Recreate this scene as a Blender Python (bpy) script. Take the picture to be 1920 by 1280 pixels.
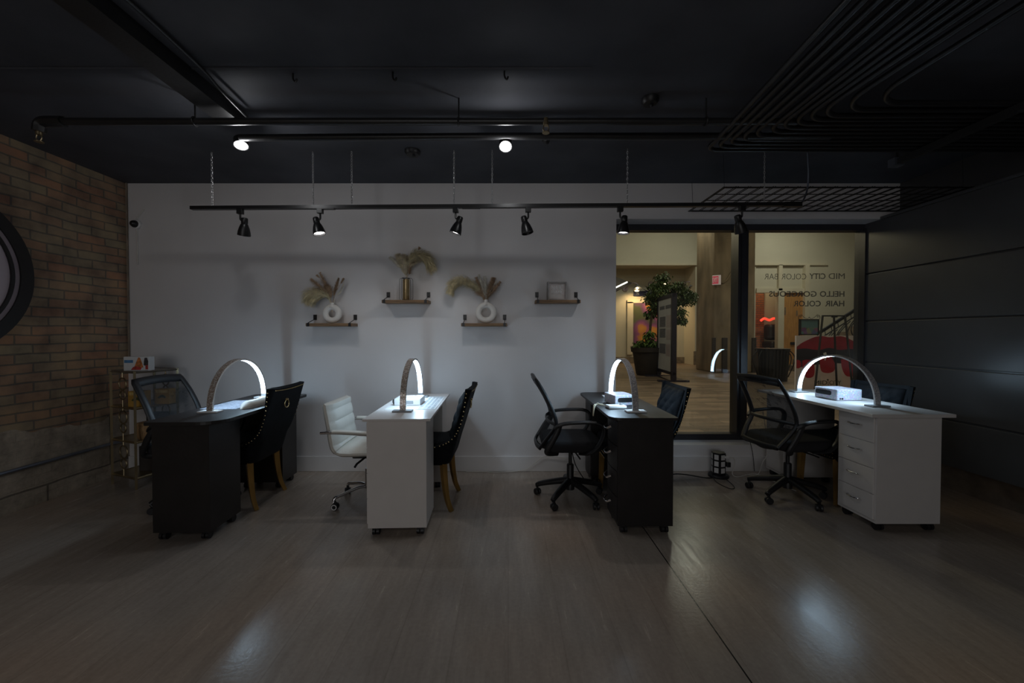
import bpy, bmesh, math, random
from mathutils import Vector, Matrix
PI = math.pi
sc = bpy.context.scene
for o in list(bpy.data.objects): bpy.data.objects.remove(o, do_unlink=True)
COL = sc.collection

# ------------------------------------------------------------ camera, world, lights, exposure
cam_d = bpy.data.cameras.new('camera'); cam = bpy.data.objects.new('camera', cam_d); COL.objects.link(cam)
cam_d.sensor_width = 36.0; cam_d.lens = 746.7/1920*36.0; cam_d.shift_x = 7/1920; cam_d.clip_start = 0.02
cam.location = (0, 0, 1.308); cam.rotation_euler = (PI/2 - math.atan(13/746.7), 0, 0)
sc.camera = cam
w = bpy.data.worlds.new('world'); sc.world = w; w.use_nodes = True
w.node_tree.nodes['Background'].inputs[0].default_value = (0.5, 0.55, 0.6, 1)
w.node_tree.nodes['Background'].inputs[1].default_value = 0.0
sc.view_settings.view_transform = 'Standard'; sc.view_settings.look = 'None'
sc.view_settings.exposure = 0.0; sc.view_settings.gamma = 1.0
sc.cycles.use_denoising = True; sc.cycles.max_bounces = 8; sc.cycles.transparent_max_bounces = 16
sc.cycles.sample_clamp_indirect = 3.0; sc.cycles.caustics_reflective = False; sc.cycles.caustics_refractive = False

def lamp(name, kind, loc, energy, color=(1,1,1), aim=None, size=.1, spot=None, blend=.6):
    d = bpy.data.lights.new(name, kind); d.energy = energy; d.color = color
    if kind == 'AREA': d.shape = 'DISK'; d.size = size
    else: d.shadow_soft_size = size
    if kind == 'SPOT': d.spot_size = spot; d.spot_blend = blend
    o = bpy.data.objects.new(name, d); COL.objects.link(o); o.location = loc
    if aim is not None:
        o.rotation_euler = Vector(aim).to_track_quat('-Z', 'Y').to_euler()
    return o
# unseen soft fills added behind the camera: one broad and upright, two overhead
L0 = lamp('rear_soft_fill', 'AREA', (-1.0, -5.8, 1.5), 42, (.97,.98,1), (.12,1,-.05), 1)
L0.data.shape = 'RECTANGLE'; L0.data.size = 4.6; L0.data.size_y = 2.2
for x, y, e in ((-2.0,-1.6,9),(.6,-1.6,8)):
    L1 = lamp('rear_overhead_fill', 'AREA', (x, y, 2.70), e, (1,.96,.92), (0,.25,-1), 1.2)
# unseen overhead lights in the concourse, some added to brighten things facing the camera
for x, y, e in ((3.3,6.0,52),(.8,9.0,34),(8,8.0,42),(5.5,12,34),(9.5,12.3,52)):
    lamp('concourse_overhead_fill', 'AREA', (x, y, 5.6), e, (1,.96,.79), (0,.1,-1), .6)

lamp('concourse_warm_fill', 'SPOT', (1.15, 7.4, 3.5), 75, (1,.84,.55), (.42,-.85,-.62), .55, math.radians(110), .5)  # unseen warm spot added to throw a strip of light on the salon floor

# ------------------------------------------------------------ materials
def lin(c):
    return tuple((v/12.92 if v <= .04045 else ((v+.055)/1.055)**2.4) for v in [q/255 for q in c])
def pm(name, col, rough=.5, metal=0., spec=.5, noise=0., nscale=8., bump=0., bscale=60., emit=None, estr=0., coat=0., stretch=None, sheen=0.):
    m = bpy.data.materials.new(name); m.use_nodes = True; nt = m.node_tree; b = nt.nodes['Principled BSDF']
    col = tuple(col)+(1,) if len(col) == 3 else col
    b.inputs['Base Color'].default_value = col; b.inputs['Roughness'].default_value = rough; b.inputs['Metallic'].default_value = metal
    b.inputs['Specular IOR Level'].default_value = spec
    if coat: b.inputs['Coat Weight'].default_value = coat
    if sheen: b.inputs['Sheen Weight'].default_value = sheen; b.inputs['Sheen Tint'].default_value = (.4,.55,.7,1)
    if emit: b.inputs['Emission Color'].default_value = tuple(emit)+(1,); b.inputs['Emission Strength'].default_value = estr
    if noise or bump:
        tc = nt.nodes.new('ShaderNodeTexCoord'); mp = nt.nodes.new('ShaderNodeMapping'); nt.links.new(tc.outputs['Object'], mp.inputs['Vector'])
        if stretch: mp.inputs['Scale'].default_value = stretch
        if noise:
            n = nt.nodes.new('ShaderNodeTexNoise'); n.inputs['Scale'].default_value = nscale; n.inputs['Detail'].default_value = 6
            nt.links.new(mp.outputs[0], n.inputs['Vector'])
            r = nt.nodes.new('ShaderNodeValToRGB'); e = r.color_ramp.elements
            e[0].position = .3; e[1].position = .7
            e[0].color = tuple(c*(1-noise) for c in col[:3])+(1,); e[1].color = tuple(min(1, c*(1+noise)) for c in col[:3])+(1,)
            nt.links.new(n.outputs['Fac'], r.inputs[0]); nt.links.new(r.outputs[0], b.inputs['Base Color'])
        if bump:
            n2 = nt.nodes.new('ShaderNodeTexNoise'); n2.inputs['Scale'].default_value = bscale; n2.inputs['Detail'].default_value = 4
            nt.links.new(mp.outputs[0], n2.inputs['Vector'])
            bp = nt.nodes.new('ShaderNodeBump'); bp.inputs['Strength'].default_value = bump; bp.inputs['Distance'].default_value = .01
            nt.links.new(n2.outputs['Fac'], bp.inputs['Height']); nt.links.new(bp.outputs[0], b.inputs['Normal'])
    return m
M = {}
M['wall'] = pm('white_paint', (.74,.72,.72), .6, noise=.03, nscale=2, bump=.05)
M['base'] = pm('white_trim_paint', (.76,.75,.75), .4)
M['ceil'] = pm('black_ceiling_paint', (.092,.095,.108), .62, spec=.06, noise=.25, nscale=1.5, bump=.25, bscale=9)
M['pipe'] = pm('black_pipe_paint', (.02,.02,.021), .36, bump=.08, noise=.2)
M['coil'] = pm('coil_pipe_paint', (.014,.014,.015), .33, bump=.05, noise=.2)
M['panel'] = pm('black_wall_panel', (.075,.076,.080), .32, spec=.5, noise=.2, nscale=1.2)
M['kick'] = pm('brown_kickboard', (.17,.135,.10), .7, noise=.3)
M['frame'] = pm('black_window_frame', (.026,.026,.031), .35, noise=.1)
M['metal_black'] = pm('black_metal', (.012,.012,.013), .35, spec=.5, noise=.1)
M['plastic_black'] = pm('black_plastic', (.012,.012,.014), .45, noise=.15, bump=.05, bscale=200)
M['fabric_black'] = pm('black_fabric', (.012,.012,.015), .85, bump=.3, bscale=400, noise=.2)
M['desk_black'] = pm('black_laminate', (.015,.013,.013), .42, noise=.25, nscale=6, bump=.08, bscale=40, stretch=(1,.15,1))
M['desk_white'] = pm('white_laminate', (.74,.71,.69), .30, noise=.02)
M['desk_white2'] = pm('white_laminate_cool', (.70,.68,.67), .32, noise=.02)
M['chrome'] = pm('chrome', (.75,.75,.77), .12, 1, noise=.02)
M['chain'] = pm('bright_chain', (.55,.55,.56), .35, .7, noise=.1)
M['steel'] = pm('galvanised_steel', (.30,.33,.40), .38, .9, noise=.2)
M['brass'] = pm('antique_gold_metal', (.34,.27,.16), .38, .9, noise=.2)
M['nail'] = pm('gold_nailhead', (.75,.60,.32), .25, 1, noise=.05)
M['gold'] = pm('gold_leg', (.42,.25,.075), .35, .6, noise=.35, nscale=14, stretch=(1,1,.3))
M['velvet'] = pm('navy_velvet', (.0042,.0055,.0078), .8, spec=.2, noise=.3, nscale=20, bump=.2, bscale=250, sheen=.015)
M['leather'] = pm('white_leather', (.72,.70,.64), .42, noise=.05, bump=.12, bscale=160)
M['white_plastic'] = pm('white_plastic', (.75,.75,.75), .35, noise=.03)
M['grey_plastic'] = pm('grey_plastic', (.25,.26,.27), .4, noise=.05)
M['wood'] = pm('brown_shelf_wood', (.22,.13,.065), .55, noise=.4, nscale=9, stretch=(1,9,9), bump=.1)
M['ceramic'] = pm('white_ceramic', (.78,.75,.71), .6, noise=.04, bump=.08, bscale=90)
M['pampas'] = pm('cream_pampas', (.78,.68,.50), .9, noise=.3, nscale=30)
M['pampas_brown'] = pm('tan_pampas', (.52,.36,.23), .9, noise=.3, nscale=30)
M['pampas_green'] = pm('straw_pampas', (.74,.65,.42), .9, noise=.3, nscale=30)
M['pampas_white'] = pm('bleached_pampas', (.86,.81,.72), .9, noise=.2, nscale=30)
M['led'] = pm('lit_led_strip', (.9,.9,.9), .5, emit=(.56,.79,1.0), estr=31.0)
M['lens'] = pm('lit_lamp_lens', (.9,.9,.9), .5, emit=(1,.97,.95), estr=9)
M['lens_off'] = pm('dark_lamp_lens', (.1,.1,.1), .3, noise=.1)
M['wicker'] = pm('wicker', (.40,.24,.11), .7, noise=.35, nscale=60, bump=.6, bscale=120, stretch=(1,1,.3))
M['box_dark'] = pm('dark_cardboard', (.05,.04,.035), .7, noise=.2)
M['paper'] = pm('white_paper', (.72,.72,.72), .7, noise=.04)
M['cream'] = pm('cream_mall_wall', (.60,.56,.45), .7, noise=.04, nscale=1)
M['cream2'] = pm('cream_mall_trim', (.64,.58,.45), .6, noise=.04)
M['stonebase'] = pm('brown_stone_base', (.22,.17,.12), .5, noise=.3)
M['concrete'] = pm('raw_concrete', (.26,.195,.125), .85, noise=.35, nscale=3, bump=.5, bscale=9, stretch=(1,1,.35))
M['orange_door'] = pm('orange_wood', (.50,.25,.08), .5, noise=.2, nscale=6, stretch=(6,6,.6))
M['leaf'] = pm('ficus_leaf', (.085,.125,.04), .5, noise=.5, nscale=6)
M['leaf2'] = pm('bright_leaf', (.10,.17,.03), .5, noise=.5, nscale=12)
M['bark'] = pm('bark', (.10,.065,.04), .8, noise=.4, nscale=20)
M['pot'] = pm('dark_planter', (.030,.022,.018), .6, noise=.3)
M['soil'] = pm('soil', (.03,.02,.015), .95, noise=.4, nscale=50, bump=.8)
M['board_white'] = pm('printed_board', (.50,.50,.53), .5, noise=.04)
M['print_dark'] = pm('board_print', (.14,.14,.17), .6, noise=.5, nscale=40)
M['purple_black'] = pm('dark_board_frame', (.016,.013,.026), .4, noise=.1)
M['red_sign'] = pm('red_sign_face', (.62,.07,.11), .4, emit=(.9,.10,.16), estr=.22)
M['sign_white'] = pm('sign_white', (.75,.68,.66), .5, emit=(1,.75,.75), estr=.12)
M['white_cable'] = pm('white_cable', (.68,.66,.62), .5, noise=.05)
M['dark_cable'] = pm('black_cable', (.012,.012,.012), .5, noise=.1)
M['yellow_cable'] = pm('ivory_cable', (.62,.57,.42), .5, noise=.05)
M['neon'] = pm('lit_red_tube', (.8,.05,.03), .5, emit=(1,.06,.03), estr=1.3)
M['warm_bulb'] = pm('lit_warm_bulb', (.9,.8,.6), .5, emit=(1,.75,.42), estr=5)
M['tube_white'] = pm('lit_white_tube', (.9,.9,.9), .5, emit=(1,.95,.85), estr=2.5)
M['awning'] = pm('grey_awning', (.12,.105,.085), .7, noise=.2)
M['disc'] = pm('lilac_reflection', (.62,.54,.60), .12, spec=.6, noise=.05, nscale=1)  # the mirror's pale lilac reflection, put into the disc colour
M['ring_grey'] = pm('grey_ring', (.40,.34,.38), .3, noise=.1)
M['blue_star'] = pm('dark_blue_metal', (.015,.02,.06), .4, noise=.1)

def nodes(name):
    m = bpy.data.materials.new(name); m.use_nodes = True; nt = m.node_tree
    return m, nt, nt.nodes['Principled BSDF']
def N(nt, t, **kw):
    n = nt.nodes.new(t)
    for k, v in kw.items():
        if k in n.inputs: n.inputs[k].default_value = v
        else: setattr(n, k, v)
    return n
def ramp(nt, fac, stops, interp='LINEAR'):
    r = nt.nodes.new('ShaderNodeValToRGB'); r.color_ramp.interpolation = interp; e = r.color_ramp.elements
    while len(e) < len(stops): e.new(.5)
    for i, (p, c) in enumerate(stops): e[i].position = p; e[i].color = tuple(c)+(1,)
    nt.links.new(fac, r.inputs[0]); return r
def mixc(nt, fac, a, b, mode='MIX'):
    n = nt.nodes.new('ShaderNodeMix'); n.data_type = 'RGBA'; n.blend_type = mode
    for sock, v in ((n.inputs[0], fac), (n.inputs[6], a), (n.inputs[7], b)):
        if hasattr(v, 'links') or isinstance(v, bpy.types.NodeSocket): nt.links.new(v, sock)
        else: sock.default_value = v if not isinstance(v, tuple) else (v+(1,) if len(v) == 3 else v)
    return n.outputs[2]
def mth(nt, op, a, b=0., clamp=False):
    n = nt.nodes.new('ShaderNodeMath'); n.operation = op; n.use_clamp = clamp
    for i, v in enumerate((a, b)):
        if isinstance(v, bpy.types.NodeSocket): nt.links.new(v, n.inputs[i])
        else: n.inputs[i].default_value = v
    return n.outputs[0]

def mat_floor():
    m, nt, b = nodes('board_marked_concrete'); L = nt.links.new
    tc = N(nt, 'ShaderNodeTexCoord'); sep = N(nt, 'ShaderNodeSeparateXYZ'); L(tc.outputs['Object'], sep.inputs[0])
    cmb = N(nt, 'ShaderNodeCombineXYZ'); L(sep.outputs[1], cmb.inputs[0]); L(sep.outputs[0], cmb.inputs[1])
    br = N(nt, 'ShaderNodeTexBrick'); L(cmb.outputs[0], br.inputs['Vector'])
    br.offset = .37; br.inputs['Scale'].default_value = 1; br.inputs['Brick Width'].default_value = 9.0; br.inputs['Row Height'].default_value = .235
    br.inputs['Mortar Size'].default_value = .004; br.inputs['Mortar Smooth'].default_value = .6; br.inputs['Bias'].default_value = 0
    br.inputs['Color1'].default_value = (.425,.365,.31,1); br.inputs['Color2'].default_value = (.455,.392,.335,1); br.inputs['Mortar'].default_value = (.395,.338,.287,1)
    n1 = N(nt, 'ShaderNodeTexNoise', Scale=.55, Detail=3.); L(tc.outputs['Object'], n1.inputs['Vector'])
    r1 = ramp(nt, n1.outputs['Fac'], [(.32,(.74,.76,.80)),(.5,(1,1,1)),(.66,(1.16,1.02,.92))])
    mp = N(nt, 'ShaderNodeMapping'); mp.inputs['Scale'].default_value = (9,1.2,1); L(tc.outputs['Object'], mp.inputs[0])
    n2 = N(nt, 'ShaderNodeTexNoise', Scale=3., Detail=9., Roughness=.7); L(mp.outputs[0], n2.inputs['Vector'])
    r2 = ramp(nt, n2.outputs['Fac'], [(.3,(.86,.86,.86)),(.7,(1.1,1.1,1.1))])
    n3 = N(nt, 'ShaderNodeTexNoise', Scale=55., Detail=4.); L(tc.outputs['Object'], n3.inputs['Vector'])
    r3 = ramp(nt, n3.outputs['Fac'], [(.35,(.93,.93,.93)),(.65,(1.05,1.05,1.05))])
    c = mixc(nt, 1., br.outputs['Color'], r1.outputs[0], 'MULTIPLY'); c = mixc(nt, 1., c, r2.outputs[0], 'MULTIPLY'); c = mixc(nt, .7, c, r3.outputs[0], 'MULTIPLY')
    d = mth(nt, 'ABSOLUTE', mth(nt, 'SUBTRACT', sep.outputs[0], .915)); g = mth(nt, 'LESS_THAN', d, .0035)   # the sawn joint
    c = mixc(nt, g, c, (.02,.018,.016)); L(c, b.inputs['Base Color'])
    rr = ramp(nt, n2.outputs['Fac'], [(.3,(.17,.17,.17)),(.7,(.29,.29,.29))]); L(rr.outputs[0], b.inputs['Roughness'])
    b.inputs['Specular IOR Level'].default_value = .5
    bp = N(nt, 'ShaderNodeBump', Strength=.05, Distance=.01); L(n3.outputs['Fac'], bp.inputs['Height']); L(bp.outputs[0], b.inputs['Normal'])
    return m
M['floor'] = mat_floor()

def mat_brickwall():
    m, nt, b = nodes('old_brick_over_stone'); L = nt.links.new
    tc = N(nt, 'ShaderNodeTexCoord'); sep = N(nt, 'ShaderNodeSeparateXYZ'); L(tc.outputs['Object'], sep.inputs[0])
    wn = N(nt, 'ShaderNodeTexNoise', Scale=2.2, Detail=3.); L(tc.outputs['Object'], wn.inputs['Vector'])
    wob = mth(nt, 'MULTIPLY', mth(nt, 'SUBTRACT', wn.outputs['Fac'], .5), .045)
    u = mth(nt, 'ADD', sep.outputs[1], wob); v = mth(nt, 'ADD', sep.outputs[2], wob)
    cmb = N(nt, 'ShaderNodeCombineXYZ'); L(u, cmb.inputs[0]); L(v, cmb.inputs[1])
    br = N(nt, 'ShaderNodeTexBrick'); L(cmb.outputs[0], br.inputs['Vector']); br.inputs['Scale'].default_value = 1
    br.inputs['Brick Width'].default_value = .225; br.inputs['Row Height'].default_value = .0725; br.inputs['Mortar Size'].default_value = .0065; br.inputs['Mortar Smooth'].default_value = .25
    br.inputs['Bias'].default_value = 0.
    br.inputs['Color1'].default_value = (.45,.245,.155,1); br.inputs['Color2'].default_value = (.38,.31,.205,1); br.inputs['Mortar'].default_value = (.21,.18,.145,1)
    n1 = N(nt, 'ShaderNodeTexNoise', Scale=5., Detail=8.); L(tc.outputs['Object'], n1.inputs['Vector'])
    r1 = ramp(nt, n1.outputs['Fac'], [(.3,(.5,.5,.55)),(.5,(.95,.95,.95)),(.72,(1.35,1.25,1.1))])
    c1 = mixc(nt, 1., br.outputs['Color'], r1.outputs[0], 'MULTIPLY')
    # rough stone blocks at the foot of the wall
    cm2 = N(nt, 'ShaderNodeCombineXYZ'); L(mth(nt, 'ADD', u, -.42), cm2.inputs[0]); L(mth(nt, 'ADD', v, -.13), cm2.inputs[1])
    b2 = N(nt, 'ShaderNodeTexBrick'); L(cm2.outputs[0], b2.inputs['Vector']); b2.inputs['Scale'].default_value = 1; b2.offset = .45
    b2.inputs['Brick Width'].default_value = .9; b2.inputs['Row Height'].default_value = .70; b2.inputs['Mortar Size'].default_value = .009; b2.inputs['Mortar Smooth'].default_value = .5
    b2.inputs['Color1'].default_value = (.50,.42,.33,1); b2.inputs['Color2'].default_value = (.45,.385,.30,1); b2.inputs['Mortar'].default_value = (.20,.17,.135,1)
    n2 = N(nt, 'ShaderNodeTexNoise', Scale=9., Detail=9., Roughness=.7); L(tc.outputs['Object'], n2.inputs['Vector'])
    r2 = ramp(nt, n2.outputs['Fac'], [(.3,(.6,.6,.6)),(.7,(1.3,1.3,1.3))])
    c2 = mixc(nt, 1., b2.outputs['Color'], r2.outputs[0], 'MULTIPLY')
    edge = mth(nt, 'LESS_THAN', mth(nt, 'ADD', sep.outputs[2], mth(nt, 'MULTIPLY', wn.outputs['Fac'], .30)), .72)
    L(mixc(nt, edge, c1, c2), b.inputs['Base Color']); b.inputs['Roughness'].default_value = .85
    h = mth(nt, 'ADD', mth(nt, 'MULTIPLY', br.outputs['Fac'], -.6), n2.outputs['Fac'])
    bp = N(nt, 'ShaderNodeBump', Strength=.7, Distance=.012); L(h, bp.inputs['Height']); L(bp.outputs[0], b.inputs['Normal'])
    return m
M['brickwall'] = mat_brickwall()

def mat_shopbrick():
    m, nt, b = nodes('red_shop_brick'); L = nt.links.new
    tc = N(nt, 'ShaderNodeTexCoord'); sep = N(nt, 'ShaderNodeSeparateXYZ'); L(tc.outputs['Object'], sep.inputs[0])
    cmb = N(nt, 'ShaderNodeCombineXYZ'); L(sep.outputs[0], cmb.inputs[0]); L(sep.outputs[2], cmb.inputs[1])
    br = N(nt, 'ShaderNodeTexBrick'); L(cmb.outputs[0], br.inputs['Vector']); br.inputs['Scale'].default_value = 1
    br.inputs['Brick Width'].default_value = .26; br.inputs['Row Height'].default_value = .085; br.inputs['Mortar Size'].default_value = .012
    br.inputs['Color1'].default_value = (.42,.14,.055,1); br.inputs['Color2'].default_value = (.33,.11,.05,1); br.inputs['Mortar'].default_value = (.16,.10,.07,1)
    L(br.outputs['Color'], b.inputs['Base Color']); b.inputs['Roughness'].default_value = .8
    return m
M['shopbrick'] = mat_shopbrick()

def mat_mallfloor():
    m, nt, b = nodes('brown_plank_tile'); L = nt.links.new
    tc = N(nt, 'ShaderNodeTexCoord')
    br = N(nt, 'ShaderNodeTexBrick'); L(tc.outputs['Object'], br.inputs['Vector']); br.inputs['Scale'].default_value = 1
    br.inputs['Brick Width'].default_value = .9; br.inputs['Row Height'].default_value = .15; br.inputs['Mortar Size'].default_value = .006
    br.inputs['Color1'].default_value = (.29,.20,.135,1); br.inputs['Color2'].default_value = (.165,.115,.078,1); br.inputs['Mortar'].default_value = (.10,.075,.055,1)
    mp = N(nt, 'ShaderNodeMapping'); mp.inputs['Scale'].default_value = (1,5,1); L(tc.outputs['Object'], mp.inputs[0])
    n2 = N(nt, 'ShaderNodeTexNoise', Scale=2.5, Detail=6.); L(mp.outputs[0], n2.inputs['Vector'])
    r2 = ramp(nt, n2.outputs['Fac'], [(.3,(.7,.7,.7)),(.7,(1.25,1.25,1.25))])
    L(mixc(nt, 1., br.outputs['Color'], r2.outputs[0], 'MULTIPLY'), b.inputs['Base Color']); b.inputs['Roughness'].default_value = .4
    return m
M['mallfloor'] = mat_mallfloor()

def mat_glitter(name, a, c, scale=150., strong=.5):
    m, nt, b = nodes(name); L = nt.links.new
    tc = N(nt, 'ShaderNodeTexCoord'); vo = N(nt, 'ShaderNodeTexVoronoi', Scale=scale); L(tc.outputs['Object'], vo.inputs['Vector'])
    sep = N(nt, 'ShaderNodeSeparateXYZ'); L(vo.outputs['Color'], sep.inputs[0])
    r = ramp(nt, sep.outputs[0], [(.0,a),(.45,c),(.75,(.75,.72,.72)),(.93,(.95,.9,.8))], 'CONSTANT')
    L(r.outputs[0], b.inputs['Base Color']); b.inputs['Metallic'].default_value = strong; b.inputs['Roughness'].default_value = .22
    nm = N(nt, 'ShaderNodeBump', Strength=.9, Distance=.004); L(sep.outputs[1], nm.inputs['Height']); L(nm.outputs[0], b.inputs['Normal'])
    return m
M['glitter_gold'] = mat_glitter('champagne_rhinestone', (.40,.33,.28), (.58,.49,.43), 190., .3)
M['glitter_silver'] = mat_glitter('silver_rhinestone', (.46,.45,.46), (.60,.58,.60), 190., .3)
M['glitter_box'] = mat_glitter('iridescent_rhinestone', (.62,.52,.72), (.50,.68,.72), 170., .15)

def mat_glass():
    m = bpy.data.materials.new('window_glass'); m.use_nodes = True; nt = m.node_tree; nt.nodes.clear()
    o = N(nt, 'ShaderNodeOutputMaterial'); t = N(nt, 'ShaderNodeBsdfTransparent'); g = N(nt, 'ShaderNodeBsdfGlossy', Roughness=0.)
    t.inputs['Color'].default_value = (.94,.965,.95,1); f = N(nt, 'ShaderNodeFresnel', IOR=1.45); mx = N(nt, 'ShaderNodeMixShader')
    nt.links.new(f.outputs[0], mx.inputs[0]); nt.links.new(t.outputs[0], mx.inputs[1]); nt.links.new(g.outputs[0], mx.inputs[2]); nt.links.new(mx.outputs[0], o.inputs[0])
    return m
M['glass'] = mat_glass()
def mat_mesh(name, col, fac):
    m = bpy.data.materials.new(name); m.use_nodes = True; nt = m.node_tree; b = nt.nodes['Principled BSDF']
    b.inputs['Base Color'].default_value = col; b.inputs['Roughness'].default_value = .7
    o = nt.nodes['Material Output']; t = N(nt, 'ShaderNodeBsdfTransparent'); mx = N(nt, 'ShaderNodeMixShader'); mx.inputs[0].default_value = fac
    nt.links.new(t.outputs[0], mx.inputs[1]); nt.links.new(b.outputs[0], mx.inputs[2]); nt.links.new(mx.outputs[0], o.inputs[0]); return m
M['mesh'] = mat_mesh('see_through_mesh', (.014,.015,.018,1), .62)
M['glass_text'] = mat_mesh('grey_vinyl_lettering', (.16,.155,.135,1), .66)

# ------------------------------------------------------------ mesh helpers
class MB:
    def __init__(s): s.b = bmesh.new()
    def box(s, x0, x1, y0, y1, z0, z1, bev=0, mat=None):
        vs = [(x,y,z) for x in (x0,x1) for y in (y0,y1) for z in (z0,z1)]
        if mat is not None: vs = [tuple(mat @ Vector(v)) for v in vs]
        v = [s.b.verts.new(p) for p in vs]
        fs = [s.b.faces.new([v[i] for i in q]) for q in ((0,1,3,2),(4,6,7,5),(0,4,5,1),(2,3,7,6),(0,2,6,4),(1,5,7,3))]
        if bev:
            es = list({e for f in fs for e in f.edges})
            bmesh.ops.bevel(s.b, geom=es, offset=bev, segments=2, profile=.5, affect='EDGES')
        return s
    def tube(s, pts, r, n=8, closed=False, flat=None, up=None, cap=True):
        """sweep; r number or list; flat=(a,b) gives an elliptic section of half axes a (along side) and b (along up)"""
        P = [Vector(p) for p in pts]; k = len(P); rings = []
        prev = None
        for i, p in enumerate(P):
            if closed: t = (P[(i+1) % k]-P[i-1])
            else: t = P[min(i+1, k-1)]-P[max(i-1, 0)]
            t = t.normalized() if t.length > 1e-9 else Vector((0,0,1))
            if up is not None: a = Vector(up)
            elif prev is not None: a = prev
            else: a = Vector((0,0,1)) if abs(t.z) < .9 else Vector((1,0,0))
            u = a-t*a.dot(t)
            if u.length < 1e-5: u = Vector((1,0,0))-t*t.x
            u.normalize(); prev = u; w = t.cross(u)
            rr = r[i] if isinstance(r, (list, tuple)) else r
            ring = []
            for j in range(n):
                an = 2*PI*j/n
                ring.append(s.b.verts.new(p+u*math.sin(an)*(flat[1] if flat else 1)*rr+w*math.cos(an)*(flat[0] if flat else 1)*rr))
            rings.append(ring)
        m = k if closed else k-1
        for i in range(m):
            A, B = rings[i], rings[(i+1) % k]
            for j in range(n): s.b.faces.new((A[j], A[(j+1) % n], B[(j+1) % n], B[j]))
        if cap and not closed:
            s.b.faces.new(rings[0][::-1]); s.b.faces.new(rings[-1])
        return s
    def cyl(s, p0, p1, r, n=12): return s.tube([p0, p1], r, n)
    def lathe(s, prof, c=(0,0,0), n=20, axis=None):
        """prof list of (r, h) about an axis through c"""
        q = Vector(axis).to_track_quat('Z', 'Y').to_matrix() if axis is not None else Matrix.Identity(3)
        rings = []
        for r, h in prof:
            if r < 1e-6: rings.append([s.b.verts.new(Vector(c)+q @ Vector((0,0,h)))]); continue
            rings.append([s.b.verts.new(Vector(c)+q @ Vector((r*math.cos(2*PI*j/n), r*math.sin(2*PI*j/n), h))) for j in range(n)])
        for A, B in zip(rings, rings[1:]):
            for j in range(n):
                if len(A) == 1 and len(B) == 1: break
                if len(A) == 1: s.b.faces.new((A[0], B[(j+1) % n], B[j]))
                elif len(B) == 1: s.b.faces.new((A[j], A[(j+1) % n], B[0]))
                else: s.b.faces.new((A[j], A[(j+1) % n], B[(j+1) % n], B[j]))
        return s
    def grid(s, rows, closed_u=False):
        V = [[s.b.verts.new(p) for p in row] for row in rows]
        for A, B in zip(V, V[1:]):
            k = len(A)
            for j in range(k if closed_u else k-1): s.b.faces.new((A[j], A[(j+1) % k], B[(j+1) % k], B[j]))
        return V
    def prism(s, poly, z0, z1, mat=None, bev=0):
        f = (lambda v: mat @ Vector(v)) if mat is not None else Vector
        A = [s.b.verts.new(f((x,y,z0))) for x, y in poly]; B = [s.b.verts.new(f((x,y,z1))) for x, y in poly]
        k = len(poly); fs = [s.b.faces.new(A[::-1]), s.b.faces.new(B)]
        for j in range(k): fs.append(s.b.faces.new((A[j], A[(j+1) % k], B[(j+1) % k], B[j])))
        if bev:
            es = list(fs[0].edges)+list(fs[1].edges)
            bmesh.ops.bevel(s.b, geom=es, offset=bev, segments=2, profile=.5, affect='EDGES')
        return s
    def ball(s, c, r, n=8, sq=(1,1,1)):
        m = Matrix.Translation(c) @ Matrix.Diagonal((sq[0]*r, sq[1]*r, sq[2]*r, 1))
        bmesh.ops.create_icosphere(s.b, subdivisions=1 if n < 9 else 2, radius=1, matrix=m); return s
    def build(s, name, mat, parent=None, smooth=False, loc=None, auto=True):
        bmesh.ops.recalc_face_normals(s.b, faces=s.b.faces)
        me = bpy.data.meshes.new(name); s.b.to_mesh(me); s.b.free()
        if smooth: me.shade_smooth()
        if smooth and auto: me.set_sharp_from_angle(angle=math.radians(40))
        me.materials.append(M[mat] if isinstance(mat, str) else mat)
        o = bpy.data.objects.new(name, me); COL.objects.link(o)
        if parent: o.parent = parent
        if loc: o.location = loc
        return o
def tag(o, label, cat, group=None, kind=None):
    o['label'] = label; o['category'] = cat
    if group: o['group'] = group
    if kind: o['kind'] = kind
    return o
def thing(name, label, cat, loc=(0,0,0), rz=0., group=None):
    o = bpy.data.objects.new(name, None); COL.objects.link(o); o.location = loc; o.rotation_euler = (0,0,rz); o.empty_display_size = .1
    return tag(o, label, cat, group)
def struct(o, label=None):
    o['kind'] = 'structure'
    if label: o['label'] = label
    return o
def dup(root, loc, rz, label):
    r = root.copy(); COL.objects.link(r); r.location = loc; r.rotation_euler = (0,0,rz); r['label'] = label
    for ch in list(root.children):
        c = ch.copy(); COL.objects.link(c); c.parent = r
        for g in ch.children:
            d = g.copy(); COL.objects.link(d); d.parent = c
    return r
def rrect(x0, x1, y0, y1, rs, n=8):
    """rounded rectangle; rs radii for corners (x1,y1),(x0,y1),(x0,y0),(x1,y0)"""
    out = []
    for (cx, cy, a0), r in zip(((x1,y1,0),(x0,y1,PI/2),(x0,y0,PI),(x1,y0,1.5*PI)), rs):
        sx = -1 if cx == x1 else 1; sy = -1 if cy == y1 else 1
        if r <= 0: out.append((cx, cy)); continue
        for i in range(n+1):
            a = a0+PI/2*i/n; out.append((cx+sx*r+r*math.cos(a), cy+sy*r+r*math.sin(a)))
    return out
def interp(xs, ys, x):
    if x <= xs[0]: return ys[0]
    for i in range(1, len(xs)):
        if x <= xs[i]: return ys[i-1]+(ys[i]-ys[i-1])*(x-xs[i-1])/(xs[i]-xs[i-1])
    return ys[-1]
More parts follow.
